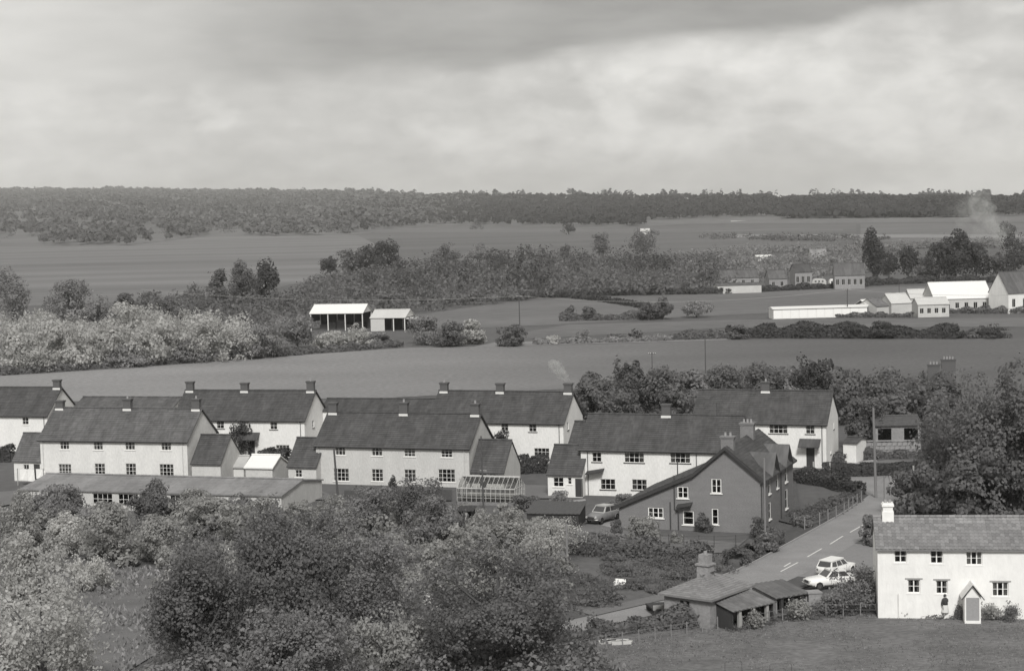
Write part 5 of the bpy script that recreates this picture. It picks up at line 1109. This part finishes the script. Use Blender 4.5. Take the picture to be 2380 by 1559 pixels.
# garden clutter
def wall_thing(h, px, py, name, label, cat, mk, m):
    a_, z_ = h.front(px, py); p_ = h.P0 + h.u * a_; return O(name, mk(), None, (p_[0], p_[1], 0), h.t, m=m, label=label, cat=cat)
wall_thing(B, 1079, 1120, 'water_butt', 'pale water butt at the right end of the middle grey house', 'water butt', lambda: MB().tube([(0, -.55, 0), (0, -.55, .5), (0, -.55, 1.1)], [.3, .36, .3], 12), PALEWOOD)
wall_thing(A, 106, 1100, 'water_tank', 'rounded pale water tank at the left corner of the leftmost near house', 'water tank', lambda: MB().tube([(0, -.7, 0), (0, -.7, 1.2), (0, -.7, 1.35)], [.45, .45, .3], 14), RENDER_G)
wall_thing(Cc, 1386, 1100, 'door_canopy', 'dark slanting door canopy near the left end of the white near house', 'canopy', lambda: MB().prism([(-1.0, -.9, 2.3), (.9, -.9, 2.65), (.9, -.01, 2.85), (-1.0, -.01, 2.5)], (0, 0, .08)), DARKWOOD)
cl = E('clothes_line', 'line of white washing left of the leftmost near house', 'washing line', tuple(G(42, 1128)), -.2); cw_ = 3.2
for x in (0, cw_): O('post', MB().box(x - .04, x + .04, -.04, .04, 0, 2.0), cl, m=PALEWOOD)
O('line', MB().bar((0, 0, 1.95), (cw_, 0, 1.95), .015), cl, m=PALEWOOD)
for k, (x, l_) in enumerate(((.3, 1.2), (1.25, 1.4), (2.3, 1.1))): O('sheet', MB().quad((x, 0, 1.93), (x + .8, .02, 1.93), (x + .82, .1, 1.93 - l_), (x + .4, -.06, 1.9 - l_), (x - .02, .05, 1.93 - l_)), cl, m=WHITE_PAINT)
cf = House('cold_frame', 'low pale cold frame among the bushes below the workshop', 126, 1222, 78, -17, 1.6, 'cold frame')
O('box', MB().prism([(0, 0, 0), (0, 1.6, 0), (0, 1.6, .8), (0, 0, .5)], (cf.L, 0, 0)), cf.e, m=PALEWOOD)
for k in range(3): O('lid', MB().prism([(cf.L * k / 3 + .03, 0, .52), (cf.L * (k + 1) / 3 - .03, 0, .52), (cf.L * (k + 1) / 3 - .03, 1.6, .82), (cf.L * k / 3 + .03, 1.6, .82)], (0, 0, .05)), cf.e, m=WHITE_PAINT)
# smoke
def smoke(name, label, pts, rad, dens, seed):
    base = Vector(pts[0]); e_ = E(name, label, 'smoke', tuple(base)); P = [Vector(p) - base for p in pts]; mx_ = max(rad)
    for k, (fr, fd) in enumerate(((1.35, .22), (1.0, .3), (.7, .4), (.42, .5))):
        me = MB().tube(P, [r_ * fr for r_ in rad], 12).mesh('wisp', None, True); o = O('wisp', me, e_); sb = o.modifiers.new('sub', 'SUBSURF'); sb.levels = sb.render_levels = 2
        tx = bpy.data.textures.new('lumps', 'CLOUDS'); tx.noise_scale = mx_ * (.7 + .2 * k); dm = o.modifiers.new('lumpy', 'DISPLACE'); dm.texture = tx; dm.strength = mx_ * 1.1 * fr; dm.mid_level = .5
        m_ = bpy.data.materials.new(name + '_wisp'); m_.use_nodes = True; T = m_.node_tree; T.nodes.clear(); v = T.nodes.new('ShaderNodeVolumePrincipled'); v.inputs['Color'].default_value = (.97, .97, .95, 1)
        tc_ = T.nodes.new('ShaderNodeTexCoord'); nz = T.nodes.new('ShaderNodeTexNoise'); nz.inputs['Scale'].default_value = .9 / mx_; nz.inputs['Detail'].default_value = 4; nz.inputs['Distortion'].default_value = .6; T.links.new(tc_.outputs['Object'], nz.inputs[0])
        mr_ = T.nodes.new('ShaderNodeMapRange'); T.links.new(nz.outputs[0], mr_.inputs[0]); mr_.inputs[1].default_value = .40; mr_.inputs[2].default_value = .68; mr_.inputs[4].default_value = dens * fd * 2.2; T.links.new(mr_.outputs[0], v.inputs['Density'])
        q = T.nodes.new('ShaderNodeOutputMaterial'); T.links.new(v.outputs[0], q.inputs[1]); me.materials.append(m_)
    return e_
def aim(px, py, D): d = ray(px, py); return CP + d * D / d[1]
smoke('chimney_smoke', 'thin white smoke drifting left from a far-row chimney', [aim(1325, 886, 216), aim(1318, 878, 216.2), aim(1305, 866, 216.5), aim(1291, 853, 217), aim(1279, 842, 217.5)], [.14, .3, .5, .7, .5], 1.5, 5)
smoke('bonfire_smoke', 'pale bonfire smoke rising beyond the trees at the right edge', [aim(2332, 575, 800), aim(2330, 556, 801), aim(2322, 538, 803), aim(2300, 520, 805), aim(2285, 495, 808), aim(2278, 470, 812), aim(2262, 450, 815)], [1.4, 3.6, 4.4, 4.2, 4.5, 5, 3.5], .11, 6)
smoke('bonfire_smoke', 'wide faint veil of smoke right of the bonfire plume', [aim(2300, 540, 830), aim(2262, 520, 830), aim(2240, 490, 830), aim(2235, 462, 830)], [3, 6, 6.5, 4], .025, 7)
# ---------------------------------------------------------------- trees and bushes
g1 = 'trees in the left shrub belt'; g2 = 'trees in the far meadows'; g3 = 'trees and tall bushes behind the far row'; g4 = 'dark trees beyond the farm'; g5 = 'bushes along the field hedge'; g6 = 'big trees at the right edge'; g7 = 'garden and orchard bushes'; g8 = 'big foreground trees'
T_ = [ # px, base, top, width, kind, tone, n, leaf, group, label
 (30, 765, 625, 95, 'round', 'mid', 2600, .7, g1, 'grey-green tree at the left picture edge, above the pale shrubs'),
 (165, 765, 652, 110, 'round', 'mid', 2600, .7, g1, 'broad round tree, second from the left edge above the pale shrubs'),
 (235, 780, 690, 90, 'round', 'mid', 2000, .7, g1, 'lower tree just right of the broad round one'),
 (290, 745, 682, 50, 'round', 'dark', 1200, .7, g1, 'small dark tree against the hay field, left'),
 (350, 735, 680, 45, 'round', 'dark', 1200, .7, g1, 'dark narrow treetop right of the small dark tree'),
 (395, 745, 690, 70, 'round', 'dark', 1400, .7, g1, 'dark spreading tree left of the three tall ones'),
 (310, 800, 705, 120, 'bush', 'pale', 2600, .6, g1, 'tallest pale willow rising in the left belt'),
 (40, 862, 762, 150, 'bush', 'pale', 3200, .6, g1, 'pale willow bush at the left edge above the crop field'),
 (150, 858, 752, 150, 'bush', 'pale', 3200, .6, g1, 'pale bush with a dark hollow beneath, left belt'),
 (250, 850, 748, 140, 'bush', 'pale', 3000, .6, g1, 'grey bush in the middle of the left belt front'),
 (365, 845, 740, 150, 'bush', 'pale', 3200, .6, g1, 'pale domed bush left of the largest dome'),
 (505, 838, 728, 180, 'bush', 'pale', 4000, .6, g1, 'largest pale dome of the left belt'),
 (610, 832, 752, 120, 'bush', 'mid', 2600, .6, g1, 'greyer dome on the right shoulder of the largest dome'),
 (440, 842, 790, 110, 'bush', 'mid', 2000, .55, g1, 'low dark-bellied bush in front of the largest dome'),
 (300, 852, 800, 110, 'bush', 'mid', 2000, .55, g1, 'low bush on the crop field edge, left belt centre'),
 (90, 866, 812, 100, 'bush', 'vpale', 1800, .5, g1, 'whitest low bush of the left belt, near the edge'),
 (690, 812, 732, 100, 'round', 'mid', 2400, .6, g1, 'rounded layered tree immediately left of the hay barn'),
 (775, 812, 770, 105, 'bush', 'pale', 2200, .5, g1, 'pale bush in front of the hay barn posts'),
 (835, 808, 752, 70, 'bush', 'pale', 1800, .5, g1, 'pale bush rising before the hay barn right end'),
 (880, 804, 772, 70, 'bush', 'mid', 1500, .5, g1, 'grey bush before the cattle shed'),
 (508, 715, 626, 52, 'round', 'dark', 1500, .7, g2, 'thin loose tree, left of the three tall ones by the hay field'),
 (566, 728, 606, 62, 'tall', 'dark', 2200, .7, g2, 'middle of the three tall trees by the hay field'),
 (620, 720, 604, 56, 'tall', 'black', 2200, .7, g2, 'dark egg-shaped tree, right of the three tall ones'),
 (768, 648, 596, 48, 'round', 'black', 1500, .8, g2, 'dark oval tree, leftmost of the clump above the hay barn'),
 (822, 650, 578, 72, 'round', 'dark', 1800, .9, g2, 'middle tree of the clump above the hay barn'),
 (886, 650, 557, 104, 'round', 'black', 2600, .9, g2, 'largest darkest tree of the clump above the hay barn'),
 (925, 640, 592, 50, 'round', 'dark', 1000, .9, g2, 'low shoulder tree right of the largest dark one'),
 (1035, 622, 566, 84, 'bush', 'dark', 1800, .9, g2, 'wide dark bush alone in the far meadow'),
 (1120, 614, 566, 84, 'bush', 'mid', 1500, .9, g2, 'paler wide bush right of the wide dark one'),
 (1238, 612, 569, 48, 'round', 'mid', 1000, .9, g2, 'small round tree in the middle of the far meadow'),
 (1312, 606, 568, 34, 'tall', 'dark', 900, .8, g2, 'small narrow dark tree in the far meadow'),
 (1398, 606, 541, 40, 'tall', 'dark', 1200, .8, g2, 'leaning narrow tree in the far meadow, centre'),
 (1497, 606, 532, 70, 'round', 'dark', 1800, .9, g2, 'round tree with spreading arms below the far barn'),
 (1322, 545, 519, 34, 'round', 'black', 500, 1.0, g2, 'dark little tree at the foot of the central woods'),
 (1110, 534, 514, 34, 'bush', 'dark', 400, 1.0, g2, 'dark bush on the far field edge, centre left'),
 (2031, 655, 532, 50, 'tall', 'black', 2400, .7, g4, 'tallest dark columnar cypress beside the village'),
 (2066, 652, 582, 52, 'round', 'black', 1500, .7, g4, 'dark tree leaning on the cypress'),
 (2112, 652, 575, 48, 'round', 'black', 1500, .7, g4, 'dark tree with a pale gap on its left'),
 (2150, 655, 600, 60, 'bush', 'dark', 1300, .7, g4, 'lower greyer bush in the dark row'),
 (2222, 655, 538, 80, 'round', 'black', 2400, .8, g4, 'highest broad tree of the dark row'),
 (2182, 655, 566, 66, 'round', 'black', 1800, .8, g4, 'dark tree left of the highest broad one'),
 (2270, 655, 566, 72, 'round', 'black', 1800, .8, g4, 'dark tree right of the highest broad one'),
 (2318, 655, 590, 60, 'round', 'dark', 1400, .8, g4, 'dark tree below the bonfire smoke'),
 (2358, 655, 548, 62, 'round', 'black', 1800, .8, g4, 'dark tree cut by the right edge beyond the farm'),
 (2341, 560, 516, 40, 'round', 'black', 1000, .9, g4, 'solitary dark tree on the slope at the far right'),
 (1542, 742, 690, 44, 'round', 'dark', 1300, .6, g2, 'bushy tree at the end of the diagonal hedge'),
 (1508, 744, 702, 40, 'round', 'dark', 1000, .6, g2, 'smaller tree left of the diagonal hedge end tree'),
 (1325, 745, 710, 26, 'round', 'dark', 700, .6, g2, 'small dark tree at the left end of the thorn row'),
 (1368, 745, 712, 34, 'round', 'dark', 800, .6, g2, 'second small tree of the thorn row'),
 (1620, 738, 700, 70, 'round', 'mid', 1000, .6, g2, 'faint thin tree in the meadow left of the poultry house'),
 (990, 800, 735, 90, 'bush', 'mid', 2600, .55, g5, 'rounded bush right of the cattle shed'),
 (1050, 806, 748, 76, 'bush', 'dark', 2400, .55, g5, 'darkest bush right of the cattle shed'),
 (1098, 800, 744, 60, 'bush', 'pale', 1800, .55, g5, 'pale bush beyond the darkest hedge bush'),
 (1190, 804, 756, 66, 'bush', 'dark', 2200, .5, g5, 'round dark bush below the centre field pole'),
 (1355, 796, 766, 38, 'bush', 'mid', 900, .5, g5, 'small round bush, first right of the round dark one'),
 (1290, 798, 780, 60, 'bush', 'pale', 800, .5, g5, 'low pale bush between two hedge bushes'),
 (1432, 793, 776, 60, 'bush', 'dark', 800, .5, g5, 'low dark bush in the gappy hedge'),
 (1478, 792, 764, 40, 'bush', 'mid', 900, .5, g5, 'pointed bush in the gappy hedge'),
 (1715, 788, 756, 50, 'bush', 'dark', 1200, .5, g5, 'hump at the left start of the dark hedge'),
 (1985, 786, 750, 60, 'bush', 'black', 1500, .5, g5, 'hump in the middle of the dark hedge'),
 (2050, 787, 748, 70, 'bush', 'black', 1500, .5, g5, 'highest hump in the dark hedge'),
 (2216, 787, 757, 42, 'bush', 'black', 1200, .5, g5, 'lone dark bush in the hedge gap on the right'),
 (2310, 786, 754, 84, 'bush', 'black', 1800, .5, g5, 'broad dark bush at the right end of the hedge'),
 (2262, 786, 764, 40, 'bush', 'dark', 900, .5, g5, 'low dark bush left of the broad end bush'),
 (1464, 985, 835, 76, 'round', 'dark', 2800, .5, g3, 'rounded tree standing highest behind the white near house'),
 (1385, 990, 878, 90, 'round', 'dark', 2600, .5, g3, 'dark tree just right of the smoking chimney'),
 (1540, 985, 850, 100, 'round', 'dark', 2800, .5, g3, 'broad dark tree above the near house chimney'),
 (1610, 975, 862, 90, 'round', 'mid', 2400, .5, g3, 'greyer tree left of the right-hand far house ridge'),
 (1690, 965, 850, 100, 'round', 'dark', 2600, .5, g3, 'dark tree over the left half of the right-hand far house'),
 (1770, 965, 843, 100, 'round', 'dark', 2600, .5, g3, 'dark tree over the chimney of the right-hand far house'),
 (1830, 965, 860, 80, 'round', 'mid', 2000, .5, g3, 'lower tree between the two peaks behind the right-hand far house'),
 (1890, 965, 831, 96, 'round', 'black', 3200, .5, g3, 'darkest and tallest tree behind the right-hand far house'),
 (1985, 985, 862, 110, 'round', 'dark', 2800, .5, g3, 'tree right of the white gable of the right-hand far house'),
 (2060, 1000, 872, 110, 'round', 'dark', 2800, .5, g3, 'tree above the dark stone barn'),
 (2178, 1030, 884, 120, 'round', 'dark', 3400, .45, g3, 'dark tree standing right in front of the hidden villa'),
 (2130, 1010, 885, 110, 'round', 'dark', 2800, .5, g3, 'tree just left of the hidden villa gable'),
 (2085, 1033, 915, 130, 'round', 'dark', 2800, .45, g3, 'tree crown rising just behind the stone barn roof'),
 (2010, 1045, 925, 110, 'bush', 'dark', 2800, .45, g3, 'dense dark bush left of the stone barn'),
 (1440, 1000, 905, 110, 'bush', 'dark', 2400, .45, g3, 'low dark thicket behind the near house ridge, left end'),
 (1575, 995, 900, 120, 'bush', 'dark', 2400, .45, g3, 'low dark thicket behind the near house chimney'),
 (560, 1062, 980, 74, 'bush', 'black', 2600, .28, g7, 'round dark bush against the white far-row house'),
 (1166, 1080, 998, 52, 'bush', 'black', 1800, .28, g7, 'dark bush between the outhouse and the white far-row house'),
 (2255, 1195, 868, 240, 'round', 'black', 8500, .42, g6, 'largest spreading tree at the right, above the cottage roof'),
 (2375, 1200, 845, 180, 'round', 'black', 7000, .42, g6, 'tall dark tree cut by the right edge above the cottage'),
 (2170, 1200, 1075, 190, 'bush', 'black', 5500, .38, g6, 'broad sloping bush behind the cottage chimney'),
 (2300, 1215, 1040, 200, 'bush', 'black', 5500, .38, g6, 'dark thicket directly behind the cottage ridge'),
 (2200, 1110, 960, 130, 'round', 'dark', 3600, .42, g6, 'grey-leaved tree right of the stone barn'),
 (2440, 1215, 960, 200, 'bush', 'black', 4000, .42, g6, 'black thicket at the right edge behind the cottage'),
 (145, 1215, 1128, 120, 'bush', 'mid', 3400, .28, g7, 'leafy bush before the left end of the long workshop'),
 (360, 1228, 1116, 110, 'round', 'dark', 4000, .25, g7, 'dark wispy bush in front of the workshop windows'),
 (95, 1222, 1140, 130, 'bush', 'mid', 3400, .28, g7, 'spreading bush covering the workshop\'s left windows'),
 (445, 1225, 1140, 130, 'bush', 'mid', 3400, .28, g7, 'bush under the workshop eaves, between the wispy tree and the big tree'),
 (545, 1228, 1150, 120, 'bush', 'dark', 3400, .28, g7, 'darker bush under the workshop eaves, furthest right'),
 (240, 1235, 1178, 120, 'bush', 'mid', 2600, .26, g7, 'low bush below the workshop windows'),
 (700, 1232, 1165, 120, 'bush', 'mid', 3400, .26, g7, 'bush at the foot of the workshop\'s pale gable'),
 (900, 1190, 1130, 110, 'bush', 'dark', 3000, .26, g7, 'garden bush under the middle windows of the grey house'),
 (1220, 1185, 1150, 70, 'bush', 'dark', 1800, .22, g7, 'bush at the right end of the greenhouse'),
 (1300, 1180, 1140, 60, 'bush', 'mid', 1400, .18, g7, 'little shrub before the white outhouse windows'),
 (1450, 1176, 1146, 60, 'bush', 'mid', 1400, .18, g7, 'low garden shrubs under the white near house'),
 (40, 1300, 1145, 120, 'bush', 'mid', 4200, .28, g7, 'grey bush at the left picture edge below the workshop'),
 (60, 1400, 1245, 170, 'bush', 'soft', 4800, .28, g7, 'pale bush under the grey one at the left edge'),
 (255, 1300, 1165, 130, 'round', 'mid', 4200, .26, g7, 'crooked dark-stemmed orchard tree left of the big trees'),
 (150, 1290, 1190, 120, 'bush', 'vpale', 3200, .25, g7, 'palest bush catching light beneath the workshop'),
 (370, 1310, 1195, 120, 'round', 'mid', 3600, .26, g7, 'soft grey orchard tree between clearing and big trees'),
 (205, 1372, 1292, 110, 'bush', 'vpale', 3200, .25, g7, 'pale flowering bush at the top of the meadow clearing'),
 (105, 1660, 1290, 270, 'spread', 'soft', 5200, .28, g8, 'pale airy tree with visible branches, bottom left corner'),
 (10, 1700, 1420, 190, 'spread', 'soft', 5000, .28, g8, 'pale tree cut by the left bottom corner'),
 (330, 1720, 1560, 160, 'bush', 'soft', 5000, .26, g7, 'grey-leaved bush at the bottom left of the big trees'),
 (480, 1245, 1155, 150, 'bush', 'mid', 4200, .28, g7, 'bush between the workshop eaves and the big trees'),
 (590, 1265, 1160, 150, 'round', 'mid', 4200, .28, g7, 'rounded bush before the pale gable of the workshop'),
 (860, 1245, 1128, 130, 'round', 'dark', 4200, .26, g7, 'dark tree against the left windows of the grey house'),
 (970, 1240, 1108, 110, 'round', 'black', 4200, .26, g7, 'darkest spiky tree left of the greenhouse'),
 (780, 1262, 1152, 120, 'round', 'mid', 3600, .26, g7, 'leafy tree at the foot of the tall dark pole'),
 (1010, 1275, 1150, 130, 'bush', 'dark', 3800, .26, g7, 'dark bush under the greenhouse left end'),
 (914, 1150, 1103, 18, 'cone', 'black', 500, .2, g7, 'small conical shrub by the grey house wall'),
 (1170, 1300, 1180, 130, 'round', 'mid', 4200, .24, g7, 'grey tree below the greenhouse'),
 (1280, 1300, 1205, 150, 'round', 'pale', 5200, .2, g7, 'pale blossoming tree left of the grey car'),
 (1090, 1330, 1220, 150, 'bush', 'mid', 4800, .24, g7, 'leafy bush above the right-hand big tree'),
 (1240, 1345, 1255, 130, 'bush', 'mid', 3800, .24, g7, 'bush right of the grey orchard pole'),
 (1498, 1270, 1195, 70, 'round', 'mid', 2600, .2, g7, 'wispy shrub against the villa\'s low side wall'),
 (1432, 1242, 1206, 28, 'bush', 'black', 1200, .14, g7, 'clipped black bush at the end of the drive'),
 (1634, 1236, 1190, 40, 'bush', 'black', 1400, .16, g7, 'dark climbing shrub between the villa ground-floor windows'),
 (1572, 1262, 1234, 32, 'bush', 'mid', 800, .16, g7, 'small grey shrub on the side lawn'),
 (1765, 1250, 1200, 48, 'bush', 'black', 1800, .18, g7, 'dark bush at the villa\'s road-side corner'),
 (1785, 1285, 1238, 50, 'bush', 'dark', 1800, .18, g7, 'hedge end bush beside the slim pole'),
 (1868, 1224, 1196, 44, 'bush', 'dark', 1200, .18, g7, 'low dark shrub beside the gravel forecourt'),
 (2022, 1270, 1196, 40, 'bush', 'dark', 2200, .2, g7, 'narrow bush at the cottage\'s left gable end'),
 (1990, 1418, 1315, 110, 'bush', 'dark', 5200, .2, g7, 'dark bush between the white cars and the cottage'),
 (1940, 1424, 1375, 90, 'bush', 'dark', 2800, .2, g7, 'lower scrubby bush in front of the white saloon'),
 (1855, 1440, 1390, 60, 'bush', 'mid', 1800, .18, g7, 'weedy bush between the sheds and the stone pier'),
 (1600, 1445, 1390, 80, 'bush', 'dark', 2600, .2, g7, 'dark brambles against the lodge left wall'),
 (1755, 1460, 1415, 50, 'bush', 'mid', 1500, .18, g7, 'weeds beside the open-fronted shed'),
 (2100, 1432, 1408, 50, 'bush', 'mid', 900, .14, g7, 'low plants under the cottage\'s left windows'),
 (2150, 1432, 1400, 50, 'bush', 'mid', 1000, .14, g7, 'taller flowers beneath the cottage\'s second window'),
 (2228, 1440, 1402, 22, 'bush', 'dark', 600, .12, g7, 'dark shrub at the left side of the porch'),
 (2300, 1440, 1400, 60, 'bush', 'mid', 1200, .14, g7, 'wispy plants right of the porch'),
 (2352, 1440, 1395, 40, 'bush', 'dark', 1200, .14, g7, 'dark plants at the right edge of the cottage front'),
]
for (px, base, top, wpx, kind, tone, n, leaf, grp, lb) in T_:
    bushy = kind == 'bush'
    plant('bush' if bushy else 'tree', lb, 'bush' if bushy else 'tree', px, base, top, wpx, kind, tone, grp, n=n, leaf=leaf, low=.10 if tone == 'black' else .14)
# the big foreground trees: each of several thousand leaf sprays
for (px, D, top, wpx, kind, tone, n, leaf, lobes, seed, lb) in [
    (620, 122, 1172, 420, 'round', 'black', 26000, .25, 70, 11, 'biggest dark-leaved foreground tree, left of centre'),
    (470, 116, 1275, 200, 'round', 'black', 12000, .25, 40, 14, 'lower left part-hidden tree beside the biggest dark one'),
    (1165, 116, 1252, 440, 'round', 'black', 26000, .25, 70, 12, 'second biggest foreground tree, dark and dense, right of centre'),
    (820, 124, 1175, 330, 'round', 'dark', 18000, .25, 60, 13, 'paler foreground tree between the two biggest dark ones'),
    (905, 114, 1420, 200, 'round', 'mid', 9000, .24, 36, 15, 'low pale-leaved tree at the bottom between the big ones'),
    (690, 110, 1410, 300, 'round', 'dark', 12000, .25, 46, 16, 'low tree at the bottom edge beneath the biggest one')]:
    plant('big_tree', lb, 'tree', px, None, top, wpx, kind, tone, g8, D=D, n=n, leaf=leaf, low=.0, lobes=lobes, seed=seed)
# ---------------------------------------------------------------- hedges and thickets
H_ = [([(1690, 784), (1800, 785), (1950, 785), (2100, 786), (2225, 787)], 2.6, 3, 'black', .5, 14, 'long dark hedge at the top of the crop field, right', 'hedge'),
 ([(1560, 790), (1690, 786)], 1.6, 3, 'dark', .5, 10, 'low hedge between the gappy bushes and the long dark hedge', 'hedge'),
 ([(1240, 800), (1400, 796), (1560, 791)], 1.0, 2.5, 'mid', .5, 8, 'thin gappy hedge in the centre above the crop field', 'hedge'),
 ([(0, 872), (330, 850), (660, 827), (930, 806)], 1.3, 3, 'dark', .45, 8, 'low dark hedge between the left shrubs and the crop field', 'hedge'),
 ([(1300, 746), (1420, 744), (1540, 741)], 1.8, 2.5, 'dark', .5, 8, 'row of thorn bushes in the middle meadows', 'hedge'),
 ([(1310, 690), (1400, 700), (1540, 722)], 1.2, 3, 'black', .5, 8, 'dark diagonal hedge running down from the thicket', 'hedge'),
 ([(930, 710), (1150, 697), (1330, 688), (1680, 682), (2010, 666)], 1.6, 4, 'black', .6, 6, 'dark hedge along the foot of the thicket and village', 'hedge'),
 ([(2010, 664), (2160, 657), (2400, 656)], 2.0, 5, 'black', .6, 6, 'dark hedge below the cypress and farm trees', 'hedge'),
 ([(1850, 738), (2040, 737), (2120, 738)], 1.0, 2, 'dark', .5, 8, 'low hedge in front of the poultry house and sheds', 'hedge'),
 ([(2200, 728), (2300, 728), (2400, 728)], 1.4, 2.5, 'dark', .5, 8, 'hedge in front of the large white-roofed barn', 'hedge'),
 ([(1912, 1108), (2000, 1107), (2100, 1103), (2132, 1100)], 1.5, 1.6, 'black', .2, 60, 'long clipped black hedge in front of the lawn, upper right', 'hedge'),
 ([(1846, 1118), (1920, 1130), (2000, 1152)], 1.3, 1.2, 'black', .2, 60, 'dark hedge sloping down to the road junction', 'hedge'),
 ([(1925, 1078), (2000, 1066), (2130, 1064)], 1.0, 1.4, 'dark', .22, 40, 'rough flower bed under the rubble stone garden wall', 'hedge'),
 ([(1170, 1100), (1230, 1098), (1275, 1096)], 1.5, 1.6, 'black', .25, 50, 'black hedge in front of the smoking far-row house', 'hedge'),
 ([(600, 1082), (640, 1082), (672, 1083)], 1.6, 1.6, 'black', .25, 50, 'black hedge between the two nearest rendered houses', 'hedge'),
 ([(-10, 1072), (30, 1072)], 2.0, 1.6, 'black', .25, 50, 'black hedge at the left edge below the far-left white house', 'hedge'),
 ([(1705, 1318), (1740, 1300), (1790, 1272), (1800, 1262)], 1.2, 1.6, 'dark', .2, 60, 'dark hedge along the road verge by the slim pole', 'hedge'),
 ([(1330, 1282), (1460, 1292), (1600, 1300), (1640, 1306)], 1.3, 2.2, 'dark', .22, 40, 'dark hedge across the foot of the side lawn', 'hedge'),
 ([(1380, 1482), (1480, 1468), (1600, 1456), (1662, 1448)], 1.3, 1.8, 'dark', .22, 50, 'bramble hedge between the pale lane and the pasture', 'hedge'),
 ([(1560, 1300), (1500, 1264), (1400, 1246)], .5, .8, 'mid', .16, 40, 'low pale border beside the drive and lawn', 'hedge')]
for i, (pts, h_, w_2, tone, leaf, dens, lb, cat) in enumerate(H_):
    foliage_band('hedge', pts, h_, w_2, tone, leaf, dens, lb, cat, group='field and garden hedges', lump=.12 if 'clipped' in lb else .4, seed=i)
# masses nobody could count
scrub('thicket', [(700, 700), (720, 665), (900, 650), (1100, 632), (1300, 620), (1640, 614), (1700, 640), (1690, 682), (1330, 690), (930, 730), (700, 760)], 420, (3.5, 7.5), (4, 8), 'deep', .85, 120, 'dark scrubby thicket across the middle of the valley', 'thicket', 31)
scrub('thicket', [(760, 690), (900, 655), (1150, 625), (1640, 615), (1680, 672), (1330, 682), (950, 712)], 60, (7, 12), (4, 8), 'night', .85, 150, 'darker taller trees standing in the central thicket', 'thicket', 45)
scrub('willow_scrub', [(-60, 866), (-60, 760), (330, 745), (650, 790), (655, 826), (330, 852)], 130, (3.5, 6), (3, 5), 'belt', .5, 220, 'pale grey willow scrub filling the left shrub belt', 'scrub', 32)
scrub('dark_scrub', [(330, 755), (330, 715), (480, 705), (720, 700), (930, 712), (720, 770), (650, 790)], 90, (4, 8), (3, 6), 'deep', .7, 180, 'dark scrub behind the pale shrub belt and hay barn', 'scrub', 33)
scrub('village_garden_scrub', [(1560, 625), (1700, 600), (2000, 585), (2020, 640), (1940, 655), (1700, 665), (1600, 660)], 90, (3, 6), (3, 6), 'grey', .9, 100, 'grey garden trees around the distant village roofs', 'scrub', 34)
scrub('meadow_edge_wood', [(-100, 573), (0, 566), (300, 560), (480, 546), (820, 545), (820, 540), (400, 541), (0, 550)], 110, (8, 13), (6, 11), 'deep', 1.3, 110, 'row of dark woods along the far edge of the hay field', 'woodland', 35)
scrub('meadow_hedge_line', [(1640, 552), (1900, 556), (2100, 556), (2120, 560), (1900, 562), (1640, 556)], 40, (3, 5), (4, 8), 'deep', 1.1, 70, 'hedge lines crossing the far right meadows', 'hedgerow', 36)
scrub('meadow_hedge_line', [(1500, 600), (1700, 588), (2400, 568), (2400, 574), (1700, 594)], 70, (3, 6), (4, 8), 'grey', 1.1, 70, 'pale hedge line below the far right meadows', 'hedgerow', 37)
scrub('back_hedge', [(1340, 985), (1340, 925), (1600, 905), (1960, 900), (2140, 915), (2160, 1010), (1960, 1000), (1700, 980)], 120, (2.5, 4.5), (2, 3.5), 'deep', .5, 300, 'dark undergrowth joining the trees behind the far row', 'undergrowth', 38)
scrub('bank_brambles', [(1330, 1310), (1500, 1300), (1660, 1300), (1700, 1318), (1640, 1365), (1500, 1396), (1350, 1425)], 48, (.4, 1.1), (.8, 1.7), 'deep', .14, 420, 'dark brambles on the bank above the pale lane', 'brambles', 39)
scrub('orchard_undergrowth', [(-20, 1240), (200, 1215), (640, 1215), (1000, 1195), (1240, 1215), (1330, 1250), (1330, 1420), (900, 1420), (420, 1420), (400, 1330), (200, 1310), (-20, 1330)], 170, (.8, 2.6), (1.0, 2.4), 'mid', .26, 420, 'tangled undergrowth of the orchard between houses and big trees', 'undergrowth', 40)
scrub('left_undergrowth', [(-40, 1720), (-40, 1380), (120, 1370), (180, 1480), (240, 1600), (380, 1650), (380, 1720)], 45, (.8, 2.2), (1.0, 2.2), 'soft', .26, 360, 'pale tangled undergrowth at the bottom left', 'undergrowth', 41)
scrub('verge_weeds', [(1700, 1450), (1880, 1425), (2040, 1425), (2380, 1440), (2380, 1446), (2040, 1434), (1880, 1440), (1700, 1470)], 60, (.2, .5), (.4, .8), 'deep', .1, 160, 'weeds along the pasture fence and cottage foot', 'weeds', 42)
scrub('villa_garden_beds', [(1850, 1195), (1985, 1150), (1990, 1165), (1900, 1205), (1850, 1222)], 40, (.3, .8), (.6, 1.1), 'deep', .15, 200, 'vegetable beds between the villa and the road', 'vegetables', 43)

scrub('near_undergrowth', [(420, 1500), (900, 1470), (1350, 1480), (1380, 1560), (1400, 1750), (300, 1750)], 130, (1.5, 4.0), (1.5, 3.0), 'dark', .26, 360, 'leafy undergrowth beneath the big foreground trees', 'undergrowth', 44)
